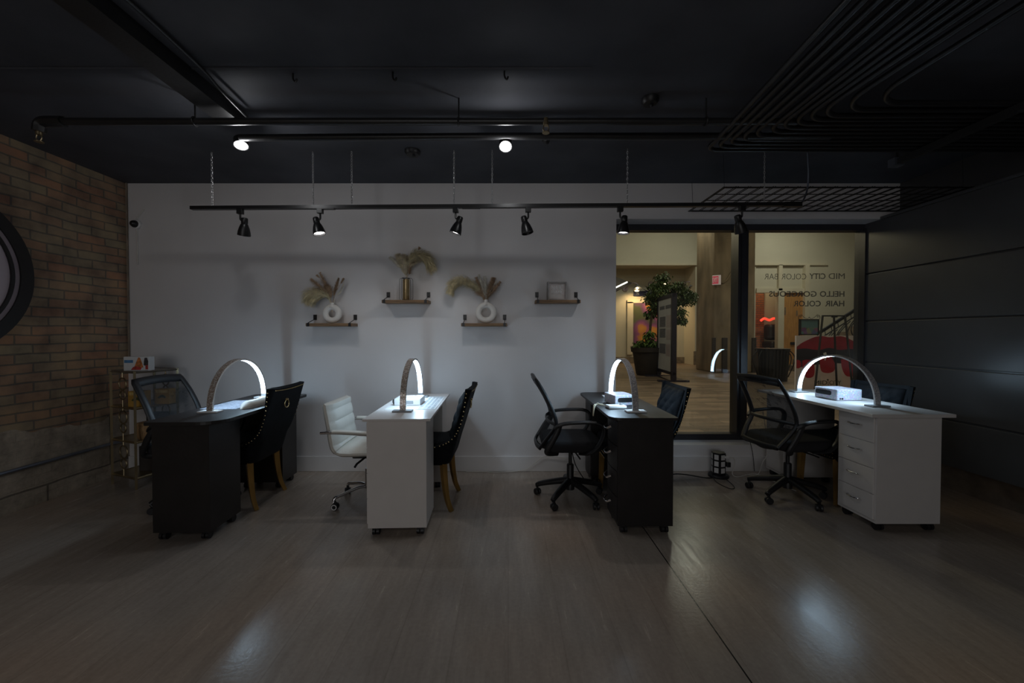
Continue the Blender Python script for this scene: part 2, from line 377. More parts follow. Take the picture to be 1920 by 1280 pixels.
def smooth(pts, n=6):
    """Catmull-Rom through pts"""
    P = [Vector(p) for p in pts]; out = []
    for i in range(len(P)-1):
        p0 = P[max(i-1,0)]; p1 = P[i]; p2 = P[i+1]; p3 = P[min(i+2,len(P)-1)]
        for k in range(n):
            t = k/n
            out.append(.5*((2*p1)+(p2-p0)*t+(2*p0-5*p1+4*p2-p3)*t*t+(3*p1-p0-3*p2+p3)*t**3))
    out.append(P[-1]); return out
def text_mesh(name, body, h, mat, M4, parent=None, bold=0., depth=.002, align='LEFT', width=None):
    cu = bpy.data.curves.new(name, 'FONT'); cu.body = body; cu.size = 1; cu.align_x = align; cu.offset = bold; cu.extrude = 0; cu.resolution_u = 3
    t = bpy.data.objects.new(name, cu); COL.objects.link(t)
    dg = bpy.context.evaluated_depsgraph_get(); me = bpy.data.meshes.new_from_object(t.evaluated_get(dg)); bpy.data.objects.remove(t)
    ys = [v.co.y for v in me.vertices]; xs = [v.co.x for v in me.vertices]
    cap = max(ys)-min(0, min(ys)) or 1; s = h/max(ys); sx = s if width is None else width/(max(xs)-min(xs))
    for v in me.vertices: v.co = M4 @ Vector(((v.co.x-(min(xs) if width else 0))*sx, v.co.y*s, 0))
    bm = bmesh.new(); bm.from_mesh(me); bmesh.ops.solidify(bm, geom=bm.faces, thickness=depth); bm.to_mesh(me); bm.free()
    me.materials.clear(); me.materials.append(M[mat]); me.name = name
    o = bpy.data.objects.new(name, me); COL.objects.link(o)
    if parent: o.parent = parent
    return o

# ------------------------------------------------------------ the room
WY = 3.80      # back wall plane
GY = 4.00      # window plane
CZ = 2.74
XL = -3.63
struct(MB().box(-3.9, 4.0, -6, 4.0, -.12, 0).build('floor', 'floor'), 'worn concrete floor with faint board lines')
struct(MB().box(-3.9, 4.0, -6, 4.1, CZ, CZ+.12).build('ceiling', 'ceil'), 'black painted ceiling')
struct(MB().box(XL-.2, XL, -6, 4.0, 0, CZ).build('wall_left', 'brickwall'), 'old brick wall over rough stone blocks')
struct(MB().box(3.75, 3.95, -6, 4.1, 0, CZ).build('wall_right', 'kick'))
struct(MB().box(-3.9, 4.0, -6.2, -6, 0, CZ).build('wall_front', 'wall'))
b = MB().box(XL, 1.026, WY, 4.08, 0, CZ); b.box(1.026, 3.75, WY, 4.08, 2.405, CZ); b.box(1.026, 3.75, WY, 4.08, 0, .25)
struct(b.build('wall_back', 'wall'), 'white wall with shelves and a wide window opening')
b = MB().box(3.715, 3.75, -6, WY, 2.42, CZ)
struct(b.build('trim_1', 'panel'))
# black cladding on the right wall, in four wide boards
zs = [.25, .62, 1.035, 1.44, 1.905, 2.42]
b = MB().box(3.57, 3.75, -6, 4.0, .25, 2.42)
for i, (a, c) in enumerate(zip(zs, zs[1:])): b.box(3.55, 3.575, -6, 3.998, a+(0 if i == 0 else .008), c-.006, bev=.003)
b.box(3.53, 3.75, -6, 3.8, 2.40, 2.425)
struct(b.build('trim_2', 'panel'), 'black panelling on the right wall')
struct(MB().box(XL, 1.026, WY-.016, WY, 0, .145, bev=.004).build('baseboard_back', 'base'))
struct(MB().box(1.03, 3.55, WY-.016, WY, 0, .145, bev=.004).build('baseboard_window', 'base'))
struct(MB().cyl((XL+.02, WY-.010, 1.0), (XL+.02, WY-.010, CZ), .007).build('trim_3', 'stonebase'))
# window
b = MB(); fr = 'frame'
b.box(1.0, 3.6, GY-.02, GY+.08, 2.345, 2.415); b.box(1.0, 3.6, GY-.02, GY+.08, .245, .31)
b.box(2.275, 2.375, GY-.05, GY+.08, .30, 2.36); b.box(2.300, 2.35, GY-.07, GY-.045, .30, 2.36)
b.box(3.535, 3.60, GY-.04, GY+.08, .30, 2.36); b.box(.98, 1.03, GY-.02, GY+.08, .30, 2.36)
w1 = struct(b.build('window_1', 'frame'), 'black framed shop window')
MB().box(1.03, 2.28, GY+.02, GY+.028, .31, 2.345).build('pane', 'glass', w1)
MB().box(2.37, 3.54, GY+.02, GY+.028, .31, 2.345).build('pane', 'glass', w1)

# window lettering, read from outside, so mirrored from here (glass inner face)
gx = lambda px: (px-953)*(GY+.016)/746.7
gz = lambda py: 1.308+(627-py)*(GY+.016)/746.7
wl = thing('window_lettering', 'grey mirrored lettering stuck on the right window pane', 'lettering', (2.9, GY+.016, 1.8))
def glass_word(body, p0, p1, pb, h, bold):
    Mx = Matrix.Translation((gx(p0)-2.9, 0, gz(pb)-1.8)) @ Matrix(((-1,0,0,0),(0,0,1,0),(0,1,0,0),(0,0,0,1)))
    text_mesh('word', body, h, 'glass_text', Mx, wl, bold, .0015, width=gx(p0)-gx(p1))
glass_word('MID', 1582, 1552, 523, .056, .0); glass_word('CITY', 1546, 1516, 523, .056, .012)
glass_word('COLOR', 1510, 1464, 524, .058, -.012); glass_word('BAR', 1457, 1432, 524, .058, -.012)
glass_word('HELLO', 1582, 1536, 556, .055, .016); glass_word('GORGEOUS', 1530, 1441, 556, .055, .016)
glass_word('HAIR', 1582, 1546, 574, .055, .016); glass_word('COLOR', 1538, 1487, 574, .055, .016)

# ------------------------------------------------------------ ceiling pipes, rail, lights
def pipe(name, pts, r, label, cat='pipe', mat='pipe', n=12, group=None):
    return tag(MB().tube(pts, r, n).build(name, mat, smooth=True), label, cat, group)
o = thing('sprinkler_pipe', 'long black sprinkler pipe crossing the ceiling from left to right', 'pipe')
MB().cyl((-2.72,2.44,2.60), (1.75,2.44,2.60), .021).build('pipe_run', 'pipe', o, True)
MB().tube(smooth([(-2.70,2.44,2.60),(-2.80,2.44,2.60),(-2.84,2.44,2.585),(-2.85,2.44,2.54)]), .032).build('elbow', 'pipe', o, True)
for x in (-1.9, -.3, 1.2):
    MB().cyl((x,2.44,2.60), (x,2.44,CZ), .005, 6).tube([(x-.002,2.44+.026*math.cos(a),2.60+.026*math.sin(a)) for a in [2*PI*i/12 for i in range(12)]], .005, 6, True).build('hanger', 'pipe', o)
pipe_root = o
def sprinkler(x, y, z, label, top):
    t = bpy.data.objects.new('sprinkler_head', None); COL.objects.link(t); t.location = (x,y,z); t.parent = pipe_root; t['label'] = label
    MB().lathe([(.0,top),(.012,top),(.013,.02),(.016,.018),(.016,.0),(.0,.0)]).build('body', 'brass', t, True)
    MB().tube(smooth([(-.012,0,.002),(-.017,0,-.02),(-.006,0,-.04)]), .003, 6).tube(smooth([(.012,0,.002),(.017,0,-.02),(.006,0,-.04)]), .003, 6).build('yoke', 'brass', t, True)
    MB().lathe([(0,-.040),(.022,-.040),(.022,-.044),(0,-.044)]).build('deflector', 'brass', t)
sprinkler(-2.85, 2.44, 2.52, 'brass sprinkler head under the elbow at the left end of the pipe', .03)
sprinkler(.225, 2.40, 2.555, 'brass sprinkler head hanging under the middle of the long pipe', .045)
pipe('conduit', [(-1.75,2.62,2.59),(0,2.62,2.60),(2.1,2.62,2.60)], .022, 'thin black conduit running just behind the long sprinkler pipe', 'conduit')
tag(MB().box(-1.84,-1.70,-4,2.60,2.655,CZ-.001).build('ceiling_beam', 'pipe'), 'black boxed beam running along the ceiling toward the left spotlight', 'beam')
pipe('conduit', smooth([(-1.60,-3.8,2.725),(-1.61,1.0,2.725),(-1.62,2.0,2.722),(-1.64,2.3,2.70),(-1.66,2.55,2.69)]), .009, 'thin black cable conduit following the ceiling beam', 'conduit')
struct(MB().box(XL,.45,2.160,2.172,CZ-.006,CZ+.001).build('trim_4', 'ceil'))

# the bank of curved coil pipes, each its own pipe
YI = [2.791,2.743,2.694,2.644,2.593,2.541,2.492,2.444,2.396,2.355,2.294,2.230]
XI = [1.372,1.421,1.465,1.517,1.563,1.628,1.662,1.710,1.75,1.80,1.872,1.985]
NM = ['outermost','second','third','fourth','fifth','sixth','seventh','eighth','ninth','tenth','eleventh','innermost']
for i, (x0, y0) in enumerate(zip(XI, YI)):
    r = (.08,.08,.09,.10,.11,.11,.12,.12,.13,.14,.17,.19)[i]; slope = -.062+.095*min(i,9)/9
    pts = [(x0+slope*(y0+2.5)+.0, -2.5, 2.59), (x0, y0-r-.05, 2.59)]
    for q in range(13):
        a = PI-(PI/2)*q/12
        pts.append((x0+r+r*math.cos(a), y0-r+r*math.sin(a), 2.59))
    pts.append((3.70, y0, 2.59))
    tag(MB().tube(pts, .0150, 10, up=(0,0,1)).build('coil_pipe', 'coil', smooth=True), NM[i]+(' curved black ceiling pipe of the nested bank' if i in (0, 11) else ' curved black ceiling pipe counted inward from the outermost of the bank'), 'pipe', 'nested ceiling pipes')
t = thing('pipe_support', 'black steel channel carrying the nested ceiling pipes', 'channel')
MB().box(2.79,2.83,-2.4,2.93,2.532,2.572).build('channel', 'pipe', t)
MB().box(2.775,2.845,2.88,2.935,2.525,2.58).build('end_bracket', 'steel', t); MB().cyl((2.81,2.9,2.57),(2.81,2.9,CZ),.006,6).build('rod', 'pipe', t)

# junction boxes and hooks on the ceiling
for x, y, lab in ((-.746,3.13,'round black ceiling box between the two bright spotlights'),(.86,2.44,'round black ceiling box beyond the middle of the sprinkler pipe'),(.275,2.92,'small round black ceiling box right of the middle sprinkler head')):
    rr = .06 if x < .2 else (.05 if x > .5 else .03)
    t = thing('ceiling_box', lab, 'electrical box', (x,y,CZ))
    MB().lathe([(0,-.035),(rr*.8,-.035),(rr,-.02),(rr,0),(0,0)]).build('box_body', 'plastic_black', t, True); MB().ball((.01,0,-.042), .012).build('knob', 'metal_black', t)
for x, y, lab in ((-1.18,2.21,'small black ceiling hook nearest the left spotlight'),(-.63,2.20,'small black ceiling hook above the gap between the spotlights'),(-.02,2.19,'small black ceiling hook above the right spotlight')):
    tag(MB().tube(smooth([(x,y,CZ),(x,y,CZ-.03),(x+.012,y,CZ-.045),(x+.02,y,CZ-.03)]), .005, 6).build('ceiling_hook', 'metal_black', smooth=True), lab, 'hook', 'ceiling hooks')

# track rail
RY = lambda x: 3.16-(x+2.5)*.019
RZ = 2.306
t = thing('track_rail', 'long black track light rail hung on chains in front of the white wall', 'track rail')
ang = -math.atan(.019)
def rail_box(x0, x1, z0, z1, wd, nm):
    xm = (x0+x1)/2; mt = Matrix.Translation((xm, RY(xm), 0)) @ Matrix.Rotation(ang, 4, 'Z')
    MB().box(-(x1-x0)/2, (x1-x0)/2, -wd, wd, z0, z1, mat=mt).build(nm, 'metal_black', t)
rail_box(-2.50,-1.46,RZ-.014,RZ+.012,.018,'rail_length'); rail_box(-1.46,-.30,RZ-.014,RZ+.012,.018,'rail_length'); rail_box(-.30,.90,RZ-.014,RZ+.012,.018,'rail_length'); rail_box(.90,2.23,RZ-.014,RZ+.012,.018,'rail_length')
rail_box(-1.50,-1.36,RZ-.018,RZ-.013,.016,'joiner'); rail_box(-.36,-.22,RZ-.018,RZ-.013,.016,'joiner'); rail_box(2.11,2.24,RZ-.02,RZ+.014,.021,'end_feed')
# chains
def chain(x, y, z0, z1, label):
    m = MB(); n = int((z1-z0)/.020); st = (z1-z0)/n
    for i in range(n):
        zc = z0+st*(i+.5); a = st*.66; bq = .0052
        pts = []
        for j in range(8):
            an = 2*PI*j/8; u = bq*math.cos(an); v = a*math.sin(an)
            pts.append((x+u, y, zc+v) if i % 2 else (x+u*.4, y+u, zc+v))
        m.tube(pts, .0021, 4, True)
    tag(m.build('hanging_chain', 'chain', smooth=True), label, 'chain', 'chains holding the track rail')
cn = ['leftmost','second from left','third from left','fourth from left','fifth from left','sixth from left','rightmost']
for i, px in enumerate((395,587,660,852,923,1173,1423)):
    x = (px-953)*3.12/746.7
    chain(x, RY(x), RZ+.012, CZ, cn[i]+' of the thin chains holding the black track rail')
pipe('feed_cable', smooth([(2.20,3.07,2.31),(2.26,3.08,2.33),(2.31,3.10,2.42),(2.32,3.10,2.55),(2.31,3.10,CZ)]), .006, 'grey feed cable rising from the right end of the track rail', 'cable', 'steel', 8)

def track_spot(px, aim, lit, label):
    x = (px-953)*3.12/746.7; y = RY(x); t = thing('track_spotlight', label, 'spotlight', (x,y,RZ), 0, 'spotlights on the track rail')
    MB().box(-.022,.022,-.016,.016,-.050,-.012,bev=.003).build('mount', 'metal_black', t)
    ax = Vector(aim).normalized(); side = 1 if ax.x > 0 else -1
    nk = Vector((-.034*side, 0, -.092))
    MB().tube(smooth([(0,0,-.05),(0,0,-.085),(-.008*side,0,-.098),tuple(nk+ax*.02)]), .0075, 8).build('arm', 'metal_black', t, True)
    MB().lathe([(0,-.012),(.018,-.012),(.023,-.006),(.024,.030),(.022,.035),(.026,.040),(.036,.066),(.044,.098),(.047,.125),(.0435,.125),(.040,.105),(.030,.075),(0,.07)], nk, 24, ax).build('lamp_head', 'metal_black', t, True)
    MB().lathe([(0,.112),(.036,.112),(.0395,.108),(0,.107)], nk, 24, ax).build('lens', 'lens' if lit else 'lens_off', t)
    if lit:
        L = lamp('track_beam', 'SPOT', (0,0,0), lit*.75, (1,.98,.96), ax, .025, math.radians(150), .8); L.location = nk+ax*.118; L.parent = t
track_spot(448, (-.25,.3,-1), 0, 'unlit black track spotlight at the left end of the rail')
track_spot(600, (.27,-.08,-1), 7, 'lit black track spotlight second from left on the rail')
track_spot(855, (-.33,.0,-1), 7, 'lit black track spotlight in the middle of the rail')
track_spot(990, (.24,-.08,-1), 0, 'unlit black track spotlight just right of the rail middle')
track_spot(1160, (-.08,0,-1), 7, 'lit black track spotlight at the left edge of the window')
track_spot(1383, (.45,.3,-1), 0, 'unlit black track spotlight in front of the window mullion')

def ceiling_spot(x, y, z, aim, e, label):
    t = thing('ceiling_spotlight', label, 'spotlight', (x,y,z), 0, 'bright ceiling spotlights')
    ax = Vector(aim).normalized(); p = -ax*.05
    MB().cyl((0,0,.05), (0,0,2.60-z), .008, 8).build('stem', 'metal_black', t)
    MB().lathe([(0,-.06),(.03,-.06),(.042,-.05),(.044,.0),(.040,.0),(.038,-.006),(0,-.006)], (0,0,0), 24, ax).build('can', 'metal_black', t, True)
    MB().lathe([(0,.004),(.034,.002),(.0385,-.002),(0,-.005)], (0,0,0), 24, ax).build('lens', 'lens', t, True)
    L = lamp('ceiling_beam', 'POINT', ax*.034, e, (.97,.98,1), None, .028); L.parent = t
ceiling_spot(-1.763, 2.65, 2.553, (.22,-.30,-1), 2.3, 'bright round ceiling spotlight on the left, below the beam end')
ceiling_spot(-.018, 2.65, 2.546, (0,-.55,-1), 2.3, 'bright round ceiling spotlight in the middle of the ceiling')

# wire grid over the window
t = thing('wire_rack', 'black wire grid rack hung flat above the window', 'wire rack', (0,0,2.473))
m = MB()
for y in (3.17,3.185,3.785,3.77): m.cyl((1.70,y,0),(3.70,y,0),.004,6)
for x in (1.705,1.72): m.cyl((x,3.165,0),(x,3.79,0),.004,6)
m.build('rim', 'metal_black', t)
m = MB()
for y in (3.32,3.47,3.62): m.cyl((1.70,y,-.004),(3.70,y,-.004),.0035,6)
m.build('long_wires', 'metal_black', t)
m = MB(); x = 1.80
while x < 3.70:
    m.cyl((x,3.165,.004),(x,3.79,.004),.0032,6).cyl((x+.018,3.165,.004),(x+.018,3.79,.004),.0032,6); x += .098
m.build('cross_wires', 'metal_black', t)
for x, y in ((1.72,3.19),(1.74,3.77),(3.62,3.19)):
    MB().cyl((x,y,0),(x-.012,y,CZ-2.473),.0015,5).build('hang_wire', 'metal_black', t)

# ------------------------------------------------------------ wall things, left
t = thing('wall_camera', 'small dark dome camera on the white wall by the brick corner', 'camera', (-3.52,WY,2.35))
MB().lathe([(0,.0),(.045,.0),(.045,.02),(.03,.03),(0,.03)], (0,0,0), 20, (0,-1,0)).build('base', 'white_plastic', t, True)
MB().lathe([(.034,.02),(.034,.035),(.026,.055),(.012,.066),(0,.068)], (0,0,0), 20, (0,-1,0)).build('dome', 'metal_black', t, True)
MB().tube(smooth([(-.02,-.006,.03),(.02,-.006,.08),(.07,-.006,.14)]), .005, 6).tube(smooth([(0,-.006,-.03),(.003,-.006,-.2),(0,-.006,-.38)]), .005, 6).build('cable', 'white_cable', t, True)
pipe('wall_conduit', [(XL+.016,-2,.315),(XL+.016,3.80,.315)], .014, 'steel conduit low along the brick wall', 'conduit', 'steel')
t = thing('round_mirror', 'round black framed mirror on the brick wall', 'mirror', (XL,2.433,1.735))
def ring(m, r0, r1, h0, h1): m.lathe([(r0,h0),(r0,h1),(r1,h1),(r1,h0),(r0,h0)], (0,0,0), 72, (1,0,0)); return m
ring(MB(), .515,.597,.0,.035).build('frame', 'metal_black', t, True)
ring(MB(), .484,.515,.0,.024).build('inner_ring', 'ring_grey', t, True)
ring(MB(), .463,.484,.0,.030).build('inner_frame', 'metal_black', t, True)
MB().lathe([(0,.0),(.463,.0),(.463,.016),(0,.016)], (0,0,0), 72, (1,0,0)).build('glass', 'disc', t)

# ------------------------------------------------------------ floating shelves and what stands on them
def wall_shelf(x0, x1, zt, label):
    t = thing('wall_shelf', label, 'shelf', ((x0+x1)/2, WY, zt), 0, 'wooden wall shelves')
    hw = (x1-x0)/2
    MB().box(-hw, hw, -.14, 0, -.028, 0, bev=.002).build('board', 'wood', t)
    for s in (-1, 1):
        m = MB(); xx = s*(hw-.022)
        m.box(xx-.016, xx+.016, -.006, 0, .035, .085); m.tube([(xx,-.004,.045),(xx,-.137,.004),(xx,-.142,-.002),(xx,-.142,-.03)], .0035, 6); m.box(xx-.012,xx+.012,-.1435,-.14,-.03,.002)
        m.build('bracket', 'metal_black', t)
    return zt
ZA, ZB = 1.412, 1.626
wall_shelf(-1.862,-1.435,ZA,'wooden wall shelf at far left holding the smaller ring vase')
wall_shelf(-1.163,-.737,ZB,'higher wooden wall shelf holding the wire cage vase')
wall_shelf(-.435,-.012,ZA,'lower wooden wall shelf holding the larger ring vase')
wall_shelf(.250,.665,ZB,'wooden wall shelf at right holding the small box sign')
def ring_vase(x, z, R, r, neck, label):
    """upright doughnut vase"""
    t = thing('ring_vase', label, 'vase', (x, WY-.075, z))
    m = MB(); rows = []; cz = R+r
    for i in range(40):
        a = 2*PI*i/40; rows.append([((R+r*math.cos(b))*math.cos(a), r*.82*math.sin(b), cz+(R+r*math.cos(b))*math.sin(a)) for b in [2*PI*j/16 for j in range(16)]])
    rows.append(rows[0]); m.grid(rows, True); bmesh.ops.remove_doubles(m.b, verts=m.b.verts, dist=1e-5)
    for v in m.b.verts: v.co.z = max(v.co.z, .003)
    m.build('body', 'ceramic', t, True)
    MB().lathe([(.030,2*cz-.030),(.020,2*cz-.006),(.016,2*cz+.010),(.0165,neck),(.012,neck),(.010,2*cz-.01)], (0,0,0), 20).build('neck', 'ceramic', t, True)
    return t
ring_vase(-1.645, ZA, .062, .028, .192, 'smaller white ring vase on the far left shelf')
ring_vase(-.207, ZA, .072, .028, .222, 'larger white ring vase on the lower right shelf')
def plume(m, pts, fluff, n, rnd, start=.35, sp=.5):
    """one feathery grass head: a stem with fine drooping hairs"""
    P = smooth(pts, 8); m.tube(P, .0012, 4); k = len(P)
    for _ in range(n):
        f = start+(1-start)*rnd.random(); i = min(int(f*(k-1)), k-2); p = P[i].lerp(P[i+1], f*(k-1)-i); t = (P[i+1]-P[i]).normalized()
        g = (f-start)/(1-start); L = fluff*(.45+.9*math.sin(PI*min(1,.15+g*.8)))*(.6+.6*rnd.random())
        d = Vector((rnd.gauss(0,1), rnd.gauss(0,.8), rnd.gauss(0,1))); d = (d-t*d.dot(t)).normalized()
        q = p+(t*(1-sp)+d*sp)*L; e = q+(t*.6+d*.4)*L*.5+Vector((0,0,-.25*L)); s = t.cross(d)*.0015
        a = [m.b.verts.new(v) for v in (p+s, p-s, q-s*.7, q+s*.7)]; c = m.b.verts.new(e)
        m.b.faces.new(a); m.b.faces.new((a[3], a[2], c))
def bouquet(name, label, x, z, base, stems, seed):
    rnd = random.Random(seed); t = thing(name, label, 'dried grass', (x, WY-.075, z))
    for pts, mat, fl, n, st, nm in stems:
        m = MB(); plume(m, [(0,0,base)]+pts, fl*1.55, int(n*2.6), rnd, st); m.build(nm, mat, t)
bouquet('dried_bouquet', 'brown dried grass bunch in the smaller ring vase', -1.645, ZA, .10, [
    ([(-.03,0,.25),(-.10,-.01,.33),(-.185,-.02,.41)],'pampas_brown',.022,260,.3,'grass_head'),
    ([(-.02,0,.26),(-.06,.0,.36),(-.115,.01,.47)],'pampas_brown',.020,260,.3,'grass_head'),
    ([(-.035,.01,.24),(-.11,.01,.29),(-.16,.0,.30)],'pampas_brown',.03,260,.3,'grass_head'),
    ([(-.01,.0,.25),(-.03,.01,.31),(-.05,.0,.345)],'pampas_brown',.03,220,.3,'grass_head'),
    ([(.015,0,.25),(.04,-.01,.33),(.072,-.02,.415)],'pampas_brown',.017,240,.35,'grass_head'),
    ([(.02,0,.25),(.065,.01,.35),(.105,.01,.42)],'pampas_brown',.012,90,.75,'grass_head'),
    ([(.03,0,.24),(.07,.02,.30),(.10,.02,.37)],'pampas_white',.012,120,.4,'grass_head'),
    ([(-.04,0,.25),(-.11,-.01,.28),(-.19,-.02,.27),(-.23,-.02,.21)],'pampas_green',.05,420,.25,'pampas_plume'),
    ([(-.03,-.01,.24),(-.12,-.02,.25),(-.18,-.03,.19)],'pampas_green',.04,320,.25,'pampas_plume'),
    ([(-.02,0,.25),(-.09,.0,.39),(-.14,.0,.45)],'pampas_brown',.01,60,.8,'grass_head')], 3)
t = thing('cage_vase', 'glass tube vase in a black wire cage on the higher shelf', 'vase', (-.953, WY-.075, ZB))
MB().lathe([(0,.004),(.030,.004),(.031,.006),(.031,.195),(.028,.195),(.028,.010),(0,.010)], (0,0,0), 20).build('tube', pm('gold_tinted_glass', (.36,.26,.13), .22, .5, noise=.35, nscale=25, stretch=(1,1,.1)), t, True)
m = MB()
for i in range(6):
    a = 2*PI*i/6+.05; c, s = math.cos(a), math.sin(a)
    m.tube(smooth([(c*.033,s*.033,.206),(c*.050,s*.050,.205),(c*.060,s*.060,.193),(c*.062,s*.062,.165),(c*.062,s*.062,.04),(c*.060,s*.060,.015),(c*.050,s*.050,.003),(c*.033,s*.033,.003)], 3), .0019, 5)
for zz in (.003,.206): m.tube([(.033*math.cos(a), .033*math.sin(a), zz) for a in [2*PI*i/20 for i in range(20)]], .003, 6, True)
m.build('wire_cage', 'metal_black', t, True)
bouquet('dried_bouquet', 'cream pampas grass bunch in the wire cage vase', -.953, ZB, .015, [
    ([(0,0,.2),(-.01,0,.30),(-.03,.0,.40)],'pampas',.05,520,.42,'pampas_plume'),
    ([(.005,0,.2),(.02,-.01,.32),(.09,-.02,.40),(.18,-.03,.385),(.245,-.035,.30)],'pampas_green',.06,900,.35,'pampas_plume'),
    ([(.0,0,.2),(-.02,0,.29),(-.06,.01,.37),(-.075,.01,.42)],'pampas',.03,320,.5,'pampas_plume'),
    ([(.0,0,.2),(.03,.0,.30),(.07,.01,.37),(.12,.01,.40)],'pampas',.05,420,.45,'pampas_plume'),
    ([(-.005,0,.2),(-.05,.0,.29),(-.10,.0,.36),(-.145,.0,.40)],'pampas_white',.018,260,.55,'pampas_plume'),
    ([(.01,0,.2),(.03,-.01,.25),(.04,-.01,.33),(.08,-.02,.37)],'pampas_brown',.025,320,.45,'grass_head'),
    ([(.005,0,.2),(.05,.0,.36),(.10,.0,.45),(.125,.0,.49)],'pampas_brown',.012,120,.85,'grass_head'),
    ([(.0,0,.2),(.03,0,.35),(.065,0,.43)],'pampas',.02,160,.6,'grass_head')], 5)
bouquet('dried_bouquet', 'mixed pampas bunch sweeping left in the larger ring vase', -.207, ZA, .12, [
    ([(-.02,0,.24),(-.09,-.01,.33),(-.20,-.02,.385),(-.29,-.03,.36),(-.325,-.03,.30)],'pampas_green',.05,900,.3,'pampas_plume'),
    ([(-.02,0,.24),(-.08,.01,.30),(-.16,.01,.385)],'pampas_brown',.026,320,.25,'grass_head'),
    ([(-.015,0,.24),(-.05,.0,.32),(-.09,.0,.42)],'pampas_brown',.028,320,.25,'grass_head'),
    ([(-.01,0,.24),(-.03,-.01,.33),(-.065,-.01,.445)],'pampas_white',.022,320,.3,'pampas_plume'),
    ([(-.0,0,.24),(-.005,-.01,.33),(-.012,-.01,.43)],'pampas_white',.024,320,.25,'pampas_plume'),
    ([(.005,0,.24),(.025,.0,.32),(.06,.0,.42)],'pampas_brown',.026,320,.25,'grass_head'),
    ([(.01,0,.24),(.05,.01,.32),(.10,.01,.40)],'pampas_white',.012,220,.25,'pampas_plume'),
    ([(.015,0,.24),(.07,.0,.31),(.13,.0,.385)],'pampas_brown',.022,320,.25,'grass_head'),
    ([(.01,.0,.24),(.04,.01,.33),(.08,.01,.42)],'pampas_brown',.022,240,.3,'grass_head')], 8)
t = thing('box_sign', 'small grey wooden box sign with lettering on the right shelf', 'sign', (.452, WY-.07, ZB), .06)
m = MB()
for q in ((-.088,-.076,0,.172),(.076,.088,0,.172),(-.076,.076,0,.012),(-.076,.076,.160,.172)): m.box(q[0],q[1],-.035,.03,q[2],q[3])
m.build('frame', pm('greywash_wood', (.34,.32,.31), .7, noise=.25, nscale=20), t)
MB().box(-.076,.076,-.012,.0,.012,.160).build('face', pm('whitewash_panel', (.60,.55,.53), .7, noise=.1, nscale=30), t)
Mf = lambda x, y, z: Matrix.Translation((x,y,z)) @ Matrix(((1,0,0,0),(0,0,-1,0),(0,1,0,0),(0,0,0,1)))
text_mesh('lettering', 'NAIL', .040, 'paper', Mf(-.052,-.013,.100), t, .01, width=.104)
text_mesh('lettering', 'HAIR', .032, 'paper', Mf(-.052,-.013,.060), t, .005, width=.104)
m = MB()
for zz in (.045,.035,.025): m.box(-.055,.05,-.0135,-.012,zz,zz+.004)
m.build('small_lettering', 'paper', t)

# ------------------------------------------------------------ desks
def caster(m_parent, x, y, nm='caster', r=.025):
    m = MB(); m.cyl((x-.022,y,r),(x-.004,y,r),r,14); m.cyl((x+.004,y,r),(x+.022,y,r),r,14); m.box(x-.018,x+.018,y-.016,y+.016,r*1.6,.056)
    m.build(nm, 'plastic_black', m_parent)
def desk(name, label, loc, rz, W, L, T, mat, poly, near, far, bow=0., hmat='chrome', cabx=(.03,.05), th=.018, drawers=True):
    """local origin: floor, middle of the near short edge; x across, y away; near and far = y-ranges of the two pedestals"""
    t = thing(name, label, 'desk', loc, rz); x0 = -W/2+cabx[0]; x1 = W/2-cabx[1]; zt = T-th
    MB().prism(poly, zt, T, bev=.002).build('tabletop', mat, t)
    for k, (a, c) in enumerate((near, far)):
        MB().box(x0, x1, a, c, .055, zt).build('pedestal', mat, t)
        for xx in (x0+.045, x1-.045):
            for yy in (a+.035, c-.035): caster(t, xx, yy)
        n = 4 if k == 0 else 1
        hs = [.055+.02+(zt-.055-.03)*q/n for q in range(n+1)]
        for i in range(n):
            z0, z1 = hs[i]+.003, hs[i+1]-.003; yc = (a+c)/2; hw = (c-a)/2-.014
            m = MB()
            if bow:
                poly2 = [(x0+.0, a+.014)]+[(x0-.004-bow*math.sin(PI*q/10), a+.014+2*hw*q/10) for q in range(11)]+[(x0, c-.014)]
                m.prism(poly2, z0, z1)
            else: m.box(x0-.010, x0-.0005, yc-hw, yc+hw, z0, z1, bev=.0015)
            d = m.build('drawer' if k == 0 else 'door', mat, t)
            if k == 0:
                zc = (z0+z1)/2+.02; xo = x0-.012-bow; hl = .05
                if bow: MB().tube(smooth([(xo,yc-hl,zc+.012),(xo-.024,yc-hl*.7,zc-.004),(xo-.028,yc,zc-.010),(xo-.024,yc+hl*.7,zc-.004),(xo,yc+hl,zc+.012)]), 1, 8, flat=(.004,.007)).build('handle', hmat, d, True)
                else: MB().tube(smooth([(xo,yc-hl,zc),(xo-.020,yc-hl*.8,zc),(xo-.026,yc,zc-.002),(xo-.020,yc+hl*.8,zc),(xo,yc+hl,zc)]), .004, 8).build('handle', hmat, d, True)
    return t
T1, T2, T3, T4 = .766, .766, .770, .790
W1, L1 = .465, 1.17
desk('manicure_desk', 'black manicure desk nearest the brick wall', (-2.03,2.455,0), .03, W1, L1, T1, 'desk_black',
     rrect(-W1/2, W1/2, 0, L1, (.03,.03,.02,.14)), (.045,.345), (.90,1.14), cabx=(.02,.09), th=.022)
W2, L2 = .435, 1.10
desk('manicure_desk', 'white manicure desk between the white chair and a navy chair', (-.718,2.545,0), .035, W2, L2, T2, 'desk_white',
     [(-W2/2,0),(W2/2,0),(W2/2,L2),(-W2/2,L2)], (.015,.32), (.815,1.075), cabx=(.028,.03), th=.016)
W3, L3 = .44, 1.15
